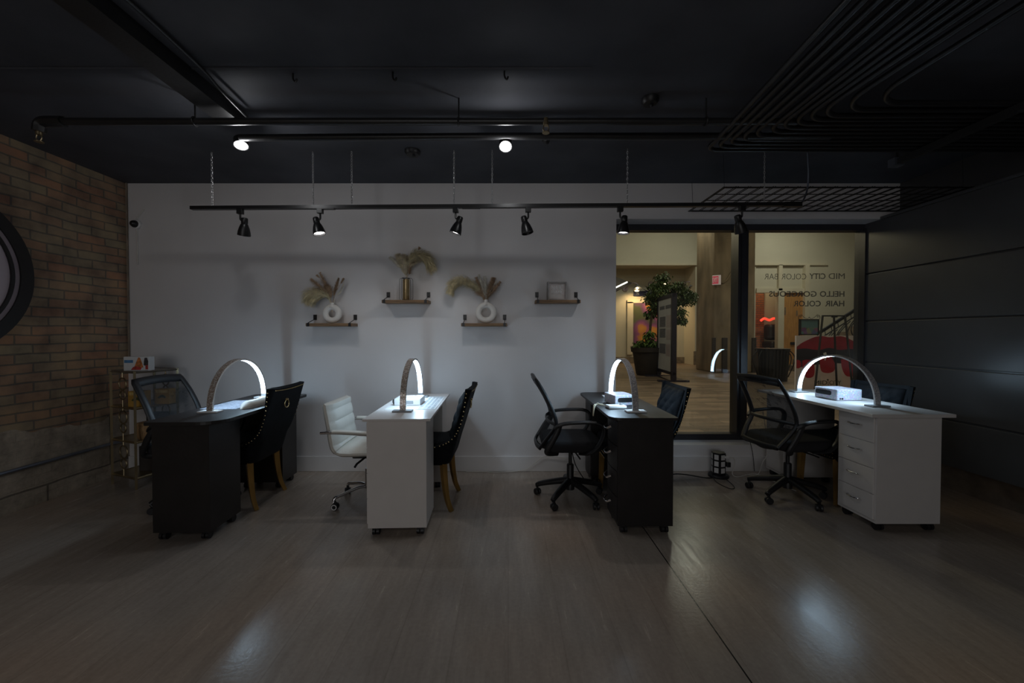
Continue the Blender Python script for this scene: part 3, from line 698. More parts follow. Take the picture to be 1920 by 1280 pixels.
desk('manicure_desk', 'black manicure desk with four bowed drawers by the window edge', (.882,2.56,0), .0, W3, L3, T3, 'desk_black',
     rrect(-W3/2, W3/2, 0, L3, (.02,.07,.07,.012)), (.025,.30), (.86,1.12), bow=.012, cabx=(.055,.025), th=.018)
W4, L4 = .545, 1.19
desk('manicure_desk', 'white manicure desk with four drawers beside the black panelled wall', (2.635,2.575,0), .0, W4, L4, T4, 'desk_white2',
     [(-W4/2,0),(W4/2,0),(W4/2,L4),(-W4/2,L4)], (.04,.345), (.90,1.16), cabx=(.07,.05), th=.022)

# ------------------------------------------------------------ arc lamps
def arc_lamp(x, y0, y1, T, rz, skin, plate, label, H=.355, wd=.042):
    yc = (y0+y1)/2; t = thing('arc_desk_lamp', label, 'lamp', (x,yc,T), rz, 'half moon lamps on the manicure desks'); a = (y1-y0)/2; hw = wd/2
    th = .014; K = 48
    def P(i, off): an = PI*i/K; return (-(a-off)*math.cos(an), .012+(H-.012-off)*math.sin(an)**.92)
    def ribbon(off0, off1, h):
        m = MB(); rows = []
        for i in range(K+1):
            (ya, za), (yb, zb) = P(i, off0), P(i, off1); rows.append([(-h,ya,za),(h,ya,za),(h,yb,zb),(-h,yb,zb)])
        V = m.grid(rows, True); m.b.faces.new(V[0][::-1]); m.b.faces.new(V[-1]); return m
    ribbon(.004, th, hw).build('body', 'white_plastic' if plate != 'dark' else 'grey_plastic', t, True)
    ribbon(0, .0045, hw-.001).build('rhinestone_band', skin, t, True)
    m = MB(); m.grid([[(-hw+.004,)+P(i, th+.0006), (hw-.004,)+P(i, th+.0006)] for i in range(1, K)])
    m.build('led_strip', 'led', t, True)
    for yy in (-a+.007, a-.007): MB().box(-.068,.068,yy-.035,yy+.035,0,.012,bev=.003).build('base_plate', {'dark':'grey_plastic','white':'white_plastic','steel':'grey_plastic'}[plate], t)
    return t
arc_lamp(-2.088, 2.76, 3.42, T1, .03, 'glitter_gold', 'white', 'lit arc lamp with gold rhinestones on the left black desk')
arc_lamp(-.752, 2.785, 3.46, T2, .03, 'glitter_gold', 'dark', 'lit arc lamp on the white desk below the shelves')
arc_lamp(.884, 2.75, 3.44, T3, .0, 'glitter_silver', 'white', 'lit arc lamp with silver rhinestones on the black desk by the window edge')
arc_lamp(2.635, 2.85, 3.58, T4, .06, 'glitter_silver', 'steel', 'lit arc lamp on the white desk by the black wall')

# ------------------------------------------------------------ things on the desks
def dust_box(loc, rz, sx, sy, sz, mat, label, win, ports=False):
    t = thing('nail_dust_collector', label, 'dust collector', loc, rz)
    MB().box(-sx/2,sx/2,-sy/2,sy/2,.002,sz,bev=.006).build('housing', mat, t)
    if win == 'left':
        m = MB().prism(rrect(-.075,.075,-.018,.018,(.016,)*4), 0, .004, mat=Matrix.Translation((-sx/2-.003,.02,sz*.60)) @ Matrix(((0,0,1,0),(1,0,0,0),(0,1,0,0),(0,0,0,1)))); m.build('display', 'metal_black', t)
    if win == 'front':
        m = MB().prism(rrect(-.062,.062,-.017,.017,(.015,)*4), 0, .004, mat=Matrix.Translation((0,-sy/2+.001,sz*.56)) @ Matrix(((1,0,0,0),(0,0,-1,0),(0,1,0,0),(0,0,0,1)))); m.build('display', 'metal_black', t)
    if ports:
        MB().box(-sx/2+.022,-sx/2+.030,-sy/2-.002,-sy/2+.004,.010,.022).build('port', 'metal_black', t); MB().box(-sx/2+.036,-sx/2+.050,-sy/2-.002,-sy/2+.004,.010,.022).build('port', 'metal_black', t)
    return t
dust_box((2.665,3.215,T4), .05, .205, .215, .088, 'glitter_box', 'sparkling box shaped dust collector under the arc lamp on the right white desk', 'left', True)
dust_box((.868,3.10,T3), .18, .165, .20, .078, 'glitter_box', 'sparkling dust collector with black display on the black desk', 'front')
t = thing('nail_drill_control', 'small white control box on the black desk in front of the sparkling dust collector', 'control box', (.79,2.915,T3), .12)
MB().box(-.068,.068,-.04,.04,.001,.022,bev=.006).build('housing', 'white_plastic', t); MB().lathe([(0,.022),(.012,.022),(.011,.032),(0,.032)],(.04,0,0),14).build('knob','grey_plastic',t,True)
tag(MB().tube(smooth([(.725,2.96,T3+.010),(.69,2.99,T3+.012),(.676,3.01,T3+.018),(.664,3.0,T3+.008),(.648,2.965,T3+.006),(.632,2.93,T3-.02),(.625,2.92,T3-.06),(.629,2.935,T3-.03),(.645,2.985,T3+.007),(.68,3.03,T3+.007),(.72,3.02,T3+.008)]), .004, 6).build('coiled_cable', 'yellow_cable', smooth=True), 'ivory cable drooping over the left edge of the black desk', 'cable')
t = thing('nail_dust_collector', 'flat white dust collector with a dark knob on the white desk below the shelves', 'dust collector', (-.775,3.13,T2), .035)
MB().box(-.10,.10,-.10,.10,.001,.050,bev=.006).build('housing', 'white_plastic', t)
MB().lathe([(0,0),(.020,0),(.020,.012),(.016,.016),(0,.016)], (-.098,-.07,.026), 18, (-1,-.6,0)).build('knob', 'plastic_black', t, True)
MB().box(-.045,.045,-.104,-.0995,.014,.036).build('display', 'grey_plastic', t); MB().box(-.06,.06,-.05,.06,.0495,.053).build('vent_grille', 'paper', t)
t = thing('swatch_sheet', 'clear sheet of nail colour swatches along the right side of the white desk', 'sheet', (-.612,3.17,T2), .035)
MB().box(-.072,.072,-.30,.30,.0,.002).build('sheet', 'paper', t)
m = MB()
for i in range(12):
    for j in (-.045,-.012,.018,.046): m.box(j-.010,j+.010,-.28+i*.047,-.28+i*.047+.03,.002,.003)
m.build('swatches', pm('pale_swatches', (.45,.50,.55), .4, noise=.5, nscale=25), t)
tag(MB().box(-.11,.11,-.15,.15,0,.002).build('paper_sheet', 'paper', loc=(-.79,2.985,T2)), 'white paper sheet under the dust collector on the white desk', 'paper')
bpy.data.objects['paper_sheet'].rotation_euler = (0,0,.035); bpy.data.objects['paper_sheet'].location = (-.83,2.94,T2); 
bpy.data.objects['paper_sheet'].scale = (.6,.55,1)
o = tag(MB().box(-.132,.132,-.19,.19,0,.003).build('table_towel', pm('pale_blue_towel', (.27,.29,.35), .9, noise=.3, nscale=60, bump=.6, bscale=90)), 'pale patterned towel mat on the left black desk', 'towel'); o.location = (-2.112,3.07,T1); o.rotation_euler = (0,0,.03)
m = MB(); rows = []
for i in range(21):
    u = i/20; y = -.17+.34*u; s = min(1, (math.sin(PI*min(max(u,0.0),1))*1.9+.02))**.6 if 0 < u < 1 else .15
    rr = s*(1+(.02*math.sin(i*5) if u < .3 else 0)); rows.append([(.048*rr*math.cos(a), y, .001+.052*max(0,rr*math.sin(a)) if math.sin(a) > 0 else .001) for a in [2*PI*j/18 for j in range(18)]])
V = m.grid(rows, True); m.b.faces.new(V[0][::-1]); m.b.faces.new(V[-1])
o = tag(m.build('hand_rest', 'leather', smooth=True), 'white padded hand rest on the left black desk', 'hand rest'); o.location = (-1.925,3.04,T1); o.rotation_euler = (0,0,-.02)

# ------------------------------------------------------------ chairs
def swivel_base(t, mat, R=.277, hub=.10, curved=False, ang0=.0, ringed=False):
    for i in range(5):
        a = ang0+2*PI*i/5; c, s = math.cos(a), math.sin(a)
        if curved: pts = [(.02*c,.02*s,hub+.035),(R*.35*c,R*.35*s,hub+.035),(R*.75*c,R*.75*s,hub+.012),(R*.95*c,R*.95*s,.085),(R*c,R*s,.055)]; m = MB().tube(smooth(pts), .012, 10)
        else:
            pts = smooth([(.015*c,.015*s,hub+.045),(R*.45*c,R*.45*s,hub+.022),(R*.88*c,R*.88*s,.090),(R*1.0*c,R*1.0*s,.072)], 5); k = len(pts)
            m = MB().tube(pts, [1.25-.45*q/(k-1) for q in range(k)], 10, flat=(.024,.022), up=(0,0,1))
        leg = m.build('base_leg', mat, t, True)
        w = MB(); p = Vector((R*c,R*s,.026)); ax = Vector((math.cos(a+.9), math.sin(a+.9), 0)); off = Vector((-ax.y,ax.x,0))*.012
        for q in (-1,1):
            w.lathe([(0,-.009),(.022,-.009),(.026,-.005),(.026,.005),(.022,.009),(0,.009)], p+off+ax*.014*q, 16, ax)
        w.tube(smooth([p+off*0+Vector((0,0,.045)),p+off+Vector((0,0,.03)),p+off]), .010, 8)
        cs = w.build('caster', 'plastic_black', leg, True)
        if ringed:
            cs2 = MB()
            for q in (-1,1): cs2.lathe([(.014,.0),(.014,.0105*1.0),(.021,.0105),(.021,.0)], p+off+ax*.014*q, 18, ax*q)
            cs2.build('caster_ring', 'white_plastic', leg, True)
def task_chair(label, loc, rz, ang0=.0):
    t = thing('mesh_office_chair', label, 'office chair', loc, rz, 'black mesh office chairs')
    swivel_base(t, 'plastic_black', ang0=ang0)
    MB().lathe([(0,.075),(.034,.075),(.034,.13),(.028,.14),(.028,.27),(.025,.275),(.014,.275),(.014,.40),(0,.40)]).build('gas_column', 'plastic_black', t, True)
    MB().box(-.09,.09,-.07,.07,.385,.425,bev=.008).build('tilt_mechanism', 'plastic_black', t)
    MB().tube([(.02,-.05,.40),(.03,-.20,.395),(.035,-.24,.39)], .006, 8).build('lever', 'plastic_black', t, True)
    m = MB(); rows = []
    for z, s in ((.420,.80),(.428,.93),(.445,.99),(.470,1.0),(.490,.985),(.503,.94),(.508,.86),(.507,.5),(.506,.02)):
        row = []
        for j in range(40):
            a = 2*PI*j/40; c, q = math.cos(a), math.sin(a); e = .42
            x = .235*s*math.copysign(abs(c)**e, c); y = .235*s*math.copysign(abs(q)**e, q)
            row.append((x+.0, y, z-(.018*max(0,(x-.12)/.115)**2 if z > .45 else 0)))
        rows.append(row)
    V = m.grid(rows, True); m.b.faces.new(V[0]); m.b.faces.new(V[-1]); m.build('seat', 'fabric_black', t, True)
    zz = [.455,.54,.63,.72,.85,.965]; xx = [-.255,-.198,-.142,-.157,-.217,-.285]; ww = [.175,.205,.220,.222,.217,.203]
    side = smooth([(x,0,z) for x, z in zip(xx, zz)], 6)
    hw = lambda z: interp(zz, ww, z)
    lft = [Vector((p.x,-hw(p.z),p.z)) for p in side]; rgt = [Vector((p.x,hw(p.z),p.z)) for p in side]
    topz = side[-1]; top = [Vector((topz.x-.012*math.sin(PI*q/8), -.203+.406*q/8, topz.z+.010*math.sin(PI*q/8))) for q in range(1,8)]
    MB().tube(lft+top+rgt[::-1], 1, 10, flat=(.023,.013)).build('back_frame', 'plastic_black', t, True)
    MB().tube([tuple(v+Vector((.008,0,-.020))) for v in [lft[-1]]+top+[rgt[-1]]], 1, 10, flat=(.010,.026), up=(0,0,1)).build('top_rail', 'plastic_black', t, True)
    MB().tube(smooth([tuple(lft[0]),(-.272,-.09,.452),(-.276,0,.452),(-.272,.09,.452),tuple(rgt[0])]), 1, 10, flat=(.012,.020), up=(0,0,1)).build('bottom_rail', 'plastic_black', t, True)
    rows = [[(p.x-.026*math.sin(PI*q/12)*(.4+.6*(p.z-.44)/.5), -hw(p.z)+2*hw(p.z)*q/12, p.z) for q in range(13)] for p in side]
    m = MB(); m.grid(rows); bmesh.ops.solidify(m.b, geom=m.b.faces, thickness=.002); m.build('mesh_back', 'mesh', t, True)
    MB().tube(smooth([(-.05,0,.402),(-.18,0,.408),(-.245,0,.425),(-.272,0,.455)]), 1, 8, flat=(.040,.012)).build('back_support', 'plastic_black', t, True)
    MB().tube(smooth([(-.150,-.215,.64),(-.182,-.12,.642),(-.192,0,.643),(-.182,.12,.642),(-.150,.215,.64)]), 1, 8, flat=(.007,.014), up=(0,0,1)).build('lumbar_bar', 'plastic_black', t, True)
    for s in (-1, 1):
        y = .258*s
        pts = smooth([(-.148,.236*s,.618),(-.115,y,.645),(-.05,y,.658),(.08,y,.664),(.165,y,.656),(.205,y,.622),(.200,y,.56),(.165,y,.49),(.11,.24*s,.435),(.05,.17*s,.412)], 5)
        MB().tube(pts, 1, 10, flat=(.014,.024), up=(0,1,0)).build('armrest', 'plastic_black', t, True)
        MB().tube(smooth([(-.118,.250*s,.642),(-.135,.250*s,.59),(-.170,.245*s,.52),(-.205,.235*s,.455),(-.195,.215*s,.425),(-.12,.16*s,.410)], 5), 1, 10, flat=(.022,.013), up=(0,1,0)).build('arm_brace', 'plastic_black', t, True)
    return t
task_chair('black mesh office chair tucked behind the left black desk', (-2.44,3.10,0), .0, .3)
task_chair('black mesh office chair beside the black desk below the right shelf', (.495,3.165,0), .0, -.95)
task_chair('black mesh office chair in front of the window at the right white desk', (2.25,3.19,0), .15, -1.40-.15)

# white leather chair
t = thing('leather_office_chair', 'white leather office chair beside the white desk', 'office chair', (-1.10,3.12,0), .02)
swivel_base(t, 'chrome', .265, .085, True, 2.55, True)
MB().lathe([(0,.10),(.030,.10),(.028,.16),(.026,.26),(.014,.262),(.014,.36),(0,.36)]).build('gas_column', 'chrome', t, True)
MB().box(-.10,.10,-.08,.08,.355,.385,bev=.008).tube([(.0,-.06,.365),(-.02,-.2,.355),(-.03,-.22,.335)], .008, 8).build('tilt_mechanism', 'plastic_black', t)
prof = smooth([(.24,.405),(.19,.425),(.05,.428),(-.10,.425),(-.155,.432),(-.190,.465),(-.205,.52),(-.220,.62),(-.238,.72),(-.252,.80)] and [(a,0,c) for a,c in ((.24,.405),(.19,.425),(.05,.428),(-.10,.425),(-.155,.432),(-.190,.465),(-.205,.52),(-.220,.62),(-.238,.72),(-.252,.80))], 8)
def padded(pts, hw, th, period, ph):
    m = MB(); rows = []; k = len(pts); d = 0; prev = pts[0]
    for i, p in enumerate(pts):
        tan = (pts[min(i+1,k-1)]-pts[max(i-1,0)]).normalized(); nrm = Vector((-tan.z,0,tan.x)); nrm = nrm if nrm.dot(Vector((.3,0,1))) > 0 else -nrm
        d += (p-prev).length; prev = p; g = abs(math.sin(PI*(d/period+ph)))**.45
        e = min(1., .25+min(i,k-1-i)/2.5); tf = th*(.80+.20*g)*e; row = []
        for q in range(15):
            v = -1+2*q/14; row.append(p+Vector((0,hw*v,0))+nrm*tf*(1-abs(v)**8*.8)*.62)
        for q in range(14,-1,-1):
            v = -1+2*q/14; row.append(p+Vector((0,hw*v,0))-nrm*th*e*(1-abs(v)**8*.8)*.42)
        rows.append(row)
    V = m.grid(rows, True); m.b.faces.new(V[0][::-1]); m.b.faces.new(V[-1]); return m
cut = 34
padded(prof[:cut+4], .215, .075, .105, .0).build('seat', 'leather', t, True)
padded(prof[cut:], .215, .095, .085, .25).build('backrest', 'leather', t, True)
for s in (-1,1):
    y = .25*s
    a = MB().tube(smooth([(-.262,y,.596),(-.225,y,.598),(-.19,y,.598),(.12,y,.578),(.18,y,.55),(.18,y,.46),(.15,y,.395),(.10,.2*s,.385),(.06,.08*s,.375)], 5), 1, 10, flat=(.011,.012), up=(0,1,0)).build('armrest', 'chrome', t, True)
    MB().tube(smooth([(-.175,y,.605),(-.10,y,.604),(.06,y,.594),(.125,y,.586)]), 1, 10, flat=(.014,.022), up=(0,1,0)).build('arm_pad', 'leather', a, True)

# velvet chairs
def velvet_chair(label, loc, rz):
    t = thing('velvet_chair', label, 'chair', loc, rz, 'navy velvet chairs with nailhead trim')
    rz_ = [.34,.42,.435,.45,.47,.489,.508,.535,.59,.656,.753,.91]; rx_ = [.235,.235,.17,.08,-.03,-.12,-.17,-.224,-.263,-.294,-.318,-.338]
    xob = lambda z: -.235-.15*max(0,(z-.40)/.51)**1.05 + (.03*((.42-z)/.08)**2 if z < .42 else 0)
    hw = lambda z: .222+.026*(z-.36)/.55
    zl = [.345,.36,.38,.41,.42,.43,.44,.45,.46,.475,.489,.50,.52,.54,.565,.59,.62,.656,.70,.753,.80,.85,.89,.91]
    def row(z, inset=0.):
        xb = xob(z)+inset; xf = interp(rz_, rx_, z); w = hw(z)-inset-(.018*(1-(z-.345)/.03) if z < .375 else 0); r = max(.012, min(.085, (xf-xb)*.85))
        r = min(r, .075); out = []
        for q in range(9): out.append((xf+(xb+r-xf)*q/8, w))
        for q in range(1,8): a = PI/2+PI/2*q/7; out.append((xb+r+r*math.cos(a), w-r+r*math.sin(a)))
        for q in range(1,12): out.append((xb-.012*math.sin(PI*q/12)*0, w-r-2*(w-r)*q/12))
        half = out[:16]
        out = out+[(x,-y) for x, y in half[::-1]]
        bump = .012
        return [(x, y, z+(.0 if z < .88 else -.014*(1-min(1,abs(y)/hw(z))**2)*((z-.88)/.03))) for x, y in out]
    m = MB(); m.grid([row(z) for z in zl]); bmesh.ops.recalc_face_normals(m.b, faces=m.b.faces)
    bmesh.ops.solidify(m.b, geom=m.b.faces, thickness=.030)
    m.build('shell', 'velvet', t, True)
    # seat cushion with front apron
    m = MB(); rows = []
    for z, s in ((.348,.95),(.36,.985),(.42,1.0),(.455,1.0),(.485,.985),(.500,.93),(.506,.80),(.508,.4),(.508,.02)):
        rw = []
        for j in range(36):
            a = 2*PI*j/36; c, q = math.cos(a), math.sin(a); e = .38
            rw.append((.015+.235*s*math.copysign(abs(c)**e,c), .190*s*math.copysign(abs(q)**e,q), z))
        rows.append(rw)
    V = m.grid(rows, True); m.b.faces.new(V[0]); m.b.faces.new(V[-1]); m.build('seat', 'velvet', t, True)
    # buttoned inner back
    m = MB(); rows = []; nz, ny = 30, 26
    for i in range(nz+1):
        z = .50+.385*i/nz; rw = []
        for j in range(ny+1):
            v = -1+2*j/ny; y = .190*v; a = (z-.50)/.125; bq = y/.105
            d = min(math.hypot((a-p)*.9, bq-q) for p in (0,1,2,3) for q in (-1.5,-.5,.5,1.5) if True) if False else None
            u1 = (a+bq); u2 = (a-bq); crease = min(abs(math.sin(PI*u1/1)), abs(math.sin(PI*u2/1)))
            ed = (1-abs(v)**6)*(1-abs(2*i/nz-1)**8)
            rw.append((xob(z)+.030+.050*ed*(.25+.75*crease**.45), y, z))
        rows.append(rw)
    for i in range(nz, -1, -1): pass
    m.grid(rows); bmesh.ops.recalc_face_normals(m.b, faces=m.b.faces); bmesh.ops.solidify(m.b, geom=m.b.faces, thickness=.006)
    m.build('tufted_back', 'velvet', t, True, auto=False)
    # nailheads follow the rim, the top edge and the front apron
    m = MB()
    line = smooth([(interp(rz_, rx_, z)-.012, hw(z)+.001, z) for z in (.44,.46,.489,.52,.56,.62,.70,.80,.89)], 6); acc = 0; pv = line[0]
    for p in line:
        acc += (p-pv).length; pv = p
        if acc > .022:
            acc = 0
            for s in (-1,1): m.ball((p.x, p.y*s, p.z), .0052, sq=(1,.6,1))
    for q in range(23):
        y = -.225+.45*q/22; m.ball((xob(.895)-.002+(.014 if q in (0,22) else 0), y, .897-.014*(1-(y/.245)**2)), .0050)
    for zz, off in ((.405,0),(.372,.010)):
        for q in range(17): m.ball((.2515, -.175+.35*q/16+off*0, zz), .0055, sq=(.6,1,1))
    m.build('nailhead_trim', 'nail', t, True)['kind'] = 'stuff'
    m = MB(); zc = .765; xr = xob(zc)
    m.tube([(xr-.012, .030*math.cos(a), zc+.030*math.sin(a)) for a in [2*PI*i/24 for i in range(24)]], .0045, 8, True)
    m.lathe([(0,0),(.014,0),(.010,.008),(.005,.016),(0,.016)], (xob(.80)+.003,0,.80), 14, (-1,0,0)); m.build('pull_ring', 'nail', t, True)
    for s in (-1,1):
        MB().tube(smooth([(-.165,.175*s,.365),(-.175,.178*s,.22),(-.195,.186*s,.09),(-.228,.196*s,.0)]), [1.25,1.22,1.18,1.15,1.12,1.09,1.06,1.03,1.0,.97,.94,.91,.88,.86,.84,.82,.8,.78,.76], 4, flat=(.024,.024), up=(1,0,0)).build('leg', 'gold', t)
        MB().tube([(.195,.165*s,.36),(.205,.172*s,0)], [1.2,.8], 4, flat=(.026,.026), up=(.7,.7,0)).build('leg', 'gold', t)
    return t
v1 = velvet_chair('navy velvet chair with gold ring and legs at the left black desk', (-2.105,3.135,0), PI+.02)
dup(v1, (-.645,3.125,0), PI-.02, 'navy velvet chair seen from the side at the white desk below the shelves')
dup(v1, (.985,3.185,0), PI-.02, 'navy velvet chair right of the black desk, its tufted front showing against the window')
dup(v1, (2.70,3.215,0), PI+.10, 'navy velvet chair behind the right white desk against the black wall')

# ------------------------------------------------------------ etagere in the corner
A = Vector((-3.14,3.34)); ud = Vector((-.325,.125)); vd = Vector((.085,.33))
def Q(u, v, z): p = A+ud*u+vd*v; return (p.x, p.y, z)
t = thing('metal_etagere', 'gold metal shelving unit with ring sides in the brick corner', 'shelving unit')
for u, v in ((0,0),(1,0),(0,1),(1,1)): MB().tube([Q(u,v,0),Q(u,v,1.0)], .012, 4).build('post', 'brass', t)
for z in (.995,.688,.40,.095):
    m = MB(); m.prism([Q(0,0,0)[:2],Q(1,0,0)[:2],Q(1,1,0)[:2],Q(0,1,0)[:2]], z-.006, z); 
    for a, c in (((0,0),(1,0)),((0,0),(0,1)),((1,0),(1,1)),((0,1),(1,1))): m.tube([Q(*a,z-.006),Q(*c,z-.006)], .010, 4)
    m.build('shelf', pm('etagere_shelf', (.20,.18,.15), .3, .5, noise=.1) if z == .995 else 'brass', t)
def rings(fix, side):
    m = MB()
    for zc, rr in ((.885,.052),(.79,.038),(.60,.055),(.505,.038),(.30,.055),(.20,.042)):
        for dz in (0,):
            pts = []
            for i in range(20):
                a = 2*PI*i/20; s = .5+(rr*1.0*math.cos(a))/.35
                pts.append(Q(s,fix,zc+rr*math.sin(a)) if side == 'u' else Q(fix,s,zc+rr*math.sin(a)))
            m.tube(pts, .006, 6, True)
    for z0, z1 in ((.995,.937),(.752,.655),(.467,.355),(.158,.095)):
        m.tube([Q(.5,fix,z0) if side == 'u' else Q(fix,.5,z0), Q(.5,fix,z1) if side == 'u' else Q(fix,.5,z1)], .005, 6)
    m.build('ring_panel', 'brass', t, True)
rings(0,'u'); rings(1,'u')
def picture(name, fn, wd, ht):
    """printed card: vertices grid coloured by small face materials"""
    return None
t = thing('picture_box', 'white picture box with a colourful food print on top of the gold shelving unit', 'box', Q(.27,.25,.996), .10)
t.scale = (.86,1,.95)
MB().box(-.118,.118,-.03,.03,0,.128,bev=.002).build('box_body', 'paper', t)
c1 = pm('print_blue', (.08,.22,.42), .5, noise=.4, nscale=25); c2 = pm('print_orange', (.55,.18,.05), .5, noise=.6, nscale=35); c3 = pm('print_red', (.45,.05,.04), .5, noise=.5, nscale=35); c4 = pm('print_dark', (.06,.05,.05), .5, noise=.5, nscale=30)
MB().box(-.11,-.03,-.0315,-.030,.072,.098).build('print', c1, t)
m = MB(); R4 = Matrix.Translation((0,-.030,0)) @ Matrix(((1,0,0,0),(0,0,-1,0),(0,1,0,0),(0,0,0,1)))
m.prism([(-.02,.03),(.065,.03),(.05,.08),(.035,.118),(.02,.122),(.0,.08)], 0, .0015, mat=R4); m.build('print', c2, t)
m = MB(); m.prism([(-.05,.008),(.04,.008),(.05,.03),(.0,.042),(-.03,.034)], 0, .0018, mat=R4); m.build('print', c3, t)
m = MB(); m.prism([(.068,.05),(.108,.04),(.11,.085),(.10,.118),(.078,.118),(.072,.09)], 0, .0015, mat=R4); m.build('print', c4, t)
MB().box(.085,.108,-.0322,-.030,.012,.05).build('print', c3, t)
amber = pm('amber_box', (.46,.26,.05), .4, noise=.25, nscale=8); leafd = pm('box_print_green', (.06,.07,.02), .5, noise=.4, nscale=40)
def gift(u, v, lab):
    t = thing('gift_box', lab, 'box', Q(u,v,.688), .08)
    MB().box(-.062,.062,-.04,.04,0,.135,bev=.002).build('box_body', amber, t)
    m = MB(); m.prism([(-.035,.055),(-.015,.078),(.01,.085),(.036,.066),(.03,.052),(.01,.06),(-.01,.058),(-.02,.05)], 0, .0015, mat=Matrix.Translation((0,-.040,0)) @ Matrix(((1,0,0,0),(0,0,-1,0),(0,1,0,0),(0,0,0,1)))); m.build('print', leafd, t)
    MB().box(-.05,.05,-.0412,-.040,.10,.125).build('label', pm('box_print_light', (.62,.44,.16), .5, noise=.3, nscale=30), t)
gift(.22,.22,'amber gift box at the left on the second shelf of the gold unit'); gift(.05,.72,'amber gift box at the right on the second shelf, seen through the mesh chair')
t = thing('wicker_basket', 'small wicker basket on the third shelf of the gold unit', 'basket', Q(.12,.35,.40))
MB().lathe([(0,0),(.062,0),(.074,.02),(.080,.08),(.076,.13),(.070,.13),(.072,.08),(.066,.02),(0,.012)], (0,0,0), 28).build('basket', 'wicker', t, True)
MB().lathe([(.074,.126),(.082,.130),(.078,.142),(.045,.150),(0,.152)], (0,0,0), 28).build('lid', 'wicker', t, True)
o = tag(MB().box(-.06,.06,-.05,.05,0,.20,bev=.003).build('storage_box', 'box_dark'), 'dark box behind the basket on the third shelf of the gold unit', 'box'); o.location = Q(.35,.70,.40)
o = tag(MB().box(-.06,.06,-.05,.05,0,.22,bev=.003).build('storage_box', 'box_dark'), 'dark upright box on the lowest shelf of the gold unit', 'box'); o.location = Q(.40,.55,.095)
o = tag(MB().box(-.07,.07,-.055,.055,0,.075,bev=.003).build('storage_box', 'paper'), 'white box on the lowest shelf of the gold unit, beside the dark box', 'box'); o.location = Q(.02,.68,.095)

# ------------------------------------------------------------ power tower and cables
t = thing('power_tower', 'black tower of white sockets on the floor under the window', 'socket tower', (1.94,3.655,0))
MB().lathe([(0,0),(.088,0),(.09,.012),(.082,.024),(.06,.028),(0,.028)], (0,0,0), 24).build('base', 'plastic_black', t, True)
hexa = [(.062*math.cos(PI/3*i+.25), .062*math.sin(PI/3*i+.25)) for i in range(6)]
MB().prism(hexa, .027, .225, bev=.004).build('column', 'plastic_black', t)
for f in range(6):
    a = PI/3*(f+.5)+.25; n = Vector((math.cos(a), math.sin(a), 0)); r = .0538; m4 = Matrix.Translation(n*r) @ Matrix(((-n.y,0,n.x,0),(n.x,0,n.y,0),(0,1,0,0),(0,0,0,1)))
    if n.y > .3: continue
    if f % 2 == 1:
        for zz in (.045,.105,.165): MB().prism([(-.018,zz),(.018,zz),(.018,zz+.045),(-.018,zz+.045)], 0, .0015, mat=m4).build('socket', 'paper', t)
    else:
        for zz in (.045,.105,.165): MB().prism([(-.020,zz),(.020,zz),(.020,zz+.045),(-.020,zz+.045)], 0, .0015, mat=m4).build('socket', 'paper', t)
MB().box(.050,.085,-.055,-.02,.10,.145,bev=.004).build('plug', 'plastic_black', t); MB().box(.03,.07,-.05,-.02,.18,.20,bev=.004).build('plug', 'white_plastic', t)
def cable(name, pts, r, mat, lab): tag(MB().tube(smooth(pts, 8), r, 6).build(name, mat, smooth=True), lab, 'cable')
cable('power_cable', [(1.12,3.52,.006),(1.35,3.55,.006),(1.5,3.62,.03),(1.62,3.63,.026),(1.78,3.60,.008),(1.86,3.60,.006)], .005, 'dark_cable', 'black cable running from the black desk to the socket tower')
cable('power_cable', [(1.86,3.62,.03),(1.84,3.50,.006),(1.87,3.36,.005),(1.92,3.36,.005),(1.95,3.45,.005),(1.93,3.56,.03)], .003, 'dark_cable', 'thin black cable loop in front of the socket tower')
cable('charger_cable', [(2.0,3.62,.19),(2.06,3.62,.18),(2.075,3.63,.12),(2.06,3.64,.03),(2.10,3.62,.008),(2.25,3.66,.02),(2.33,3.66,.008),(2.36,3.50,.005),(2.40,3.30,.005)], .004, 'white_cable', 'white cable trailing from the socket tower along the floor')
cable('lamp_cable', [(2.39,3.73,.60),(2.41,3.71,.40),(2.42,3.70,.2),(2.37,3.69,.12),(2.32,3.68,.01),(2.2,3.68,.006)], .003, 'white_cable', 'thin white cable hanging at the far end of the right white desk')
cable('lamp_cable', [(2.27,3.77,.40),(2.31,3.75,.2),(2.325,3.74,.02)], .003, 'dark_cable', 'thin dark cable hanging below the window sill by the right white desk')
cable('floor_cable', [(-.40,3.755,.008),(-.25,3.765,.006),(-.10,3.75,.006),(.15,3.77,.02),(.27,3.77,.10),(.36,3.77,.15),(.6,3.77,.12)], .004, 'white_cable', 'white cable along the foot of the white wall')
cable('lamp_cable', [(.50,3.10,.385),(.52,3.02,.30),(.62,3.05,.16),(.73,3.25,.13),(.80,3.40,.02)], .004, 'dark_cable', 'black cable looping below the seat of the mesh chair at the window edge desk')

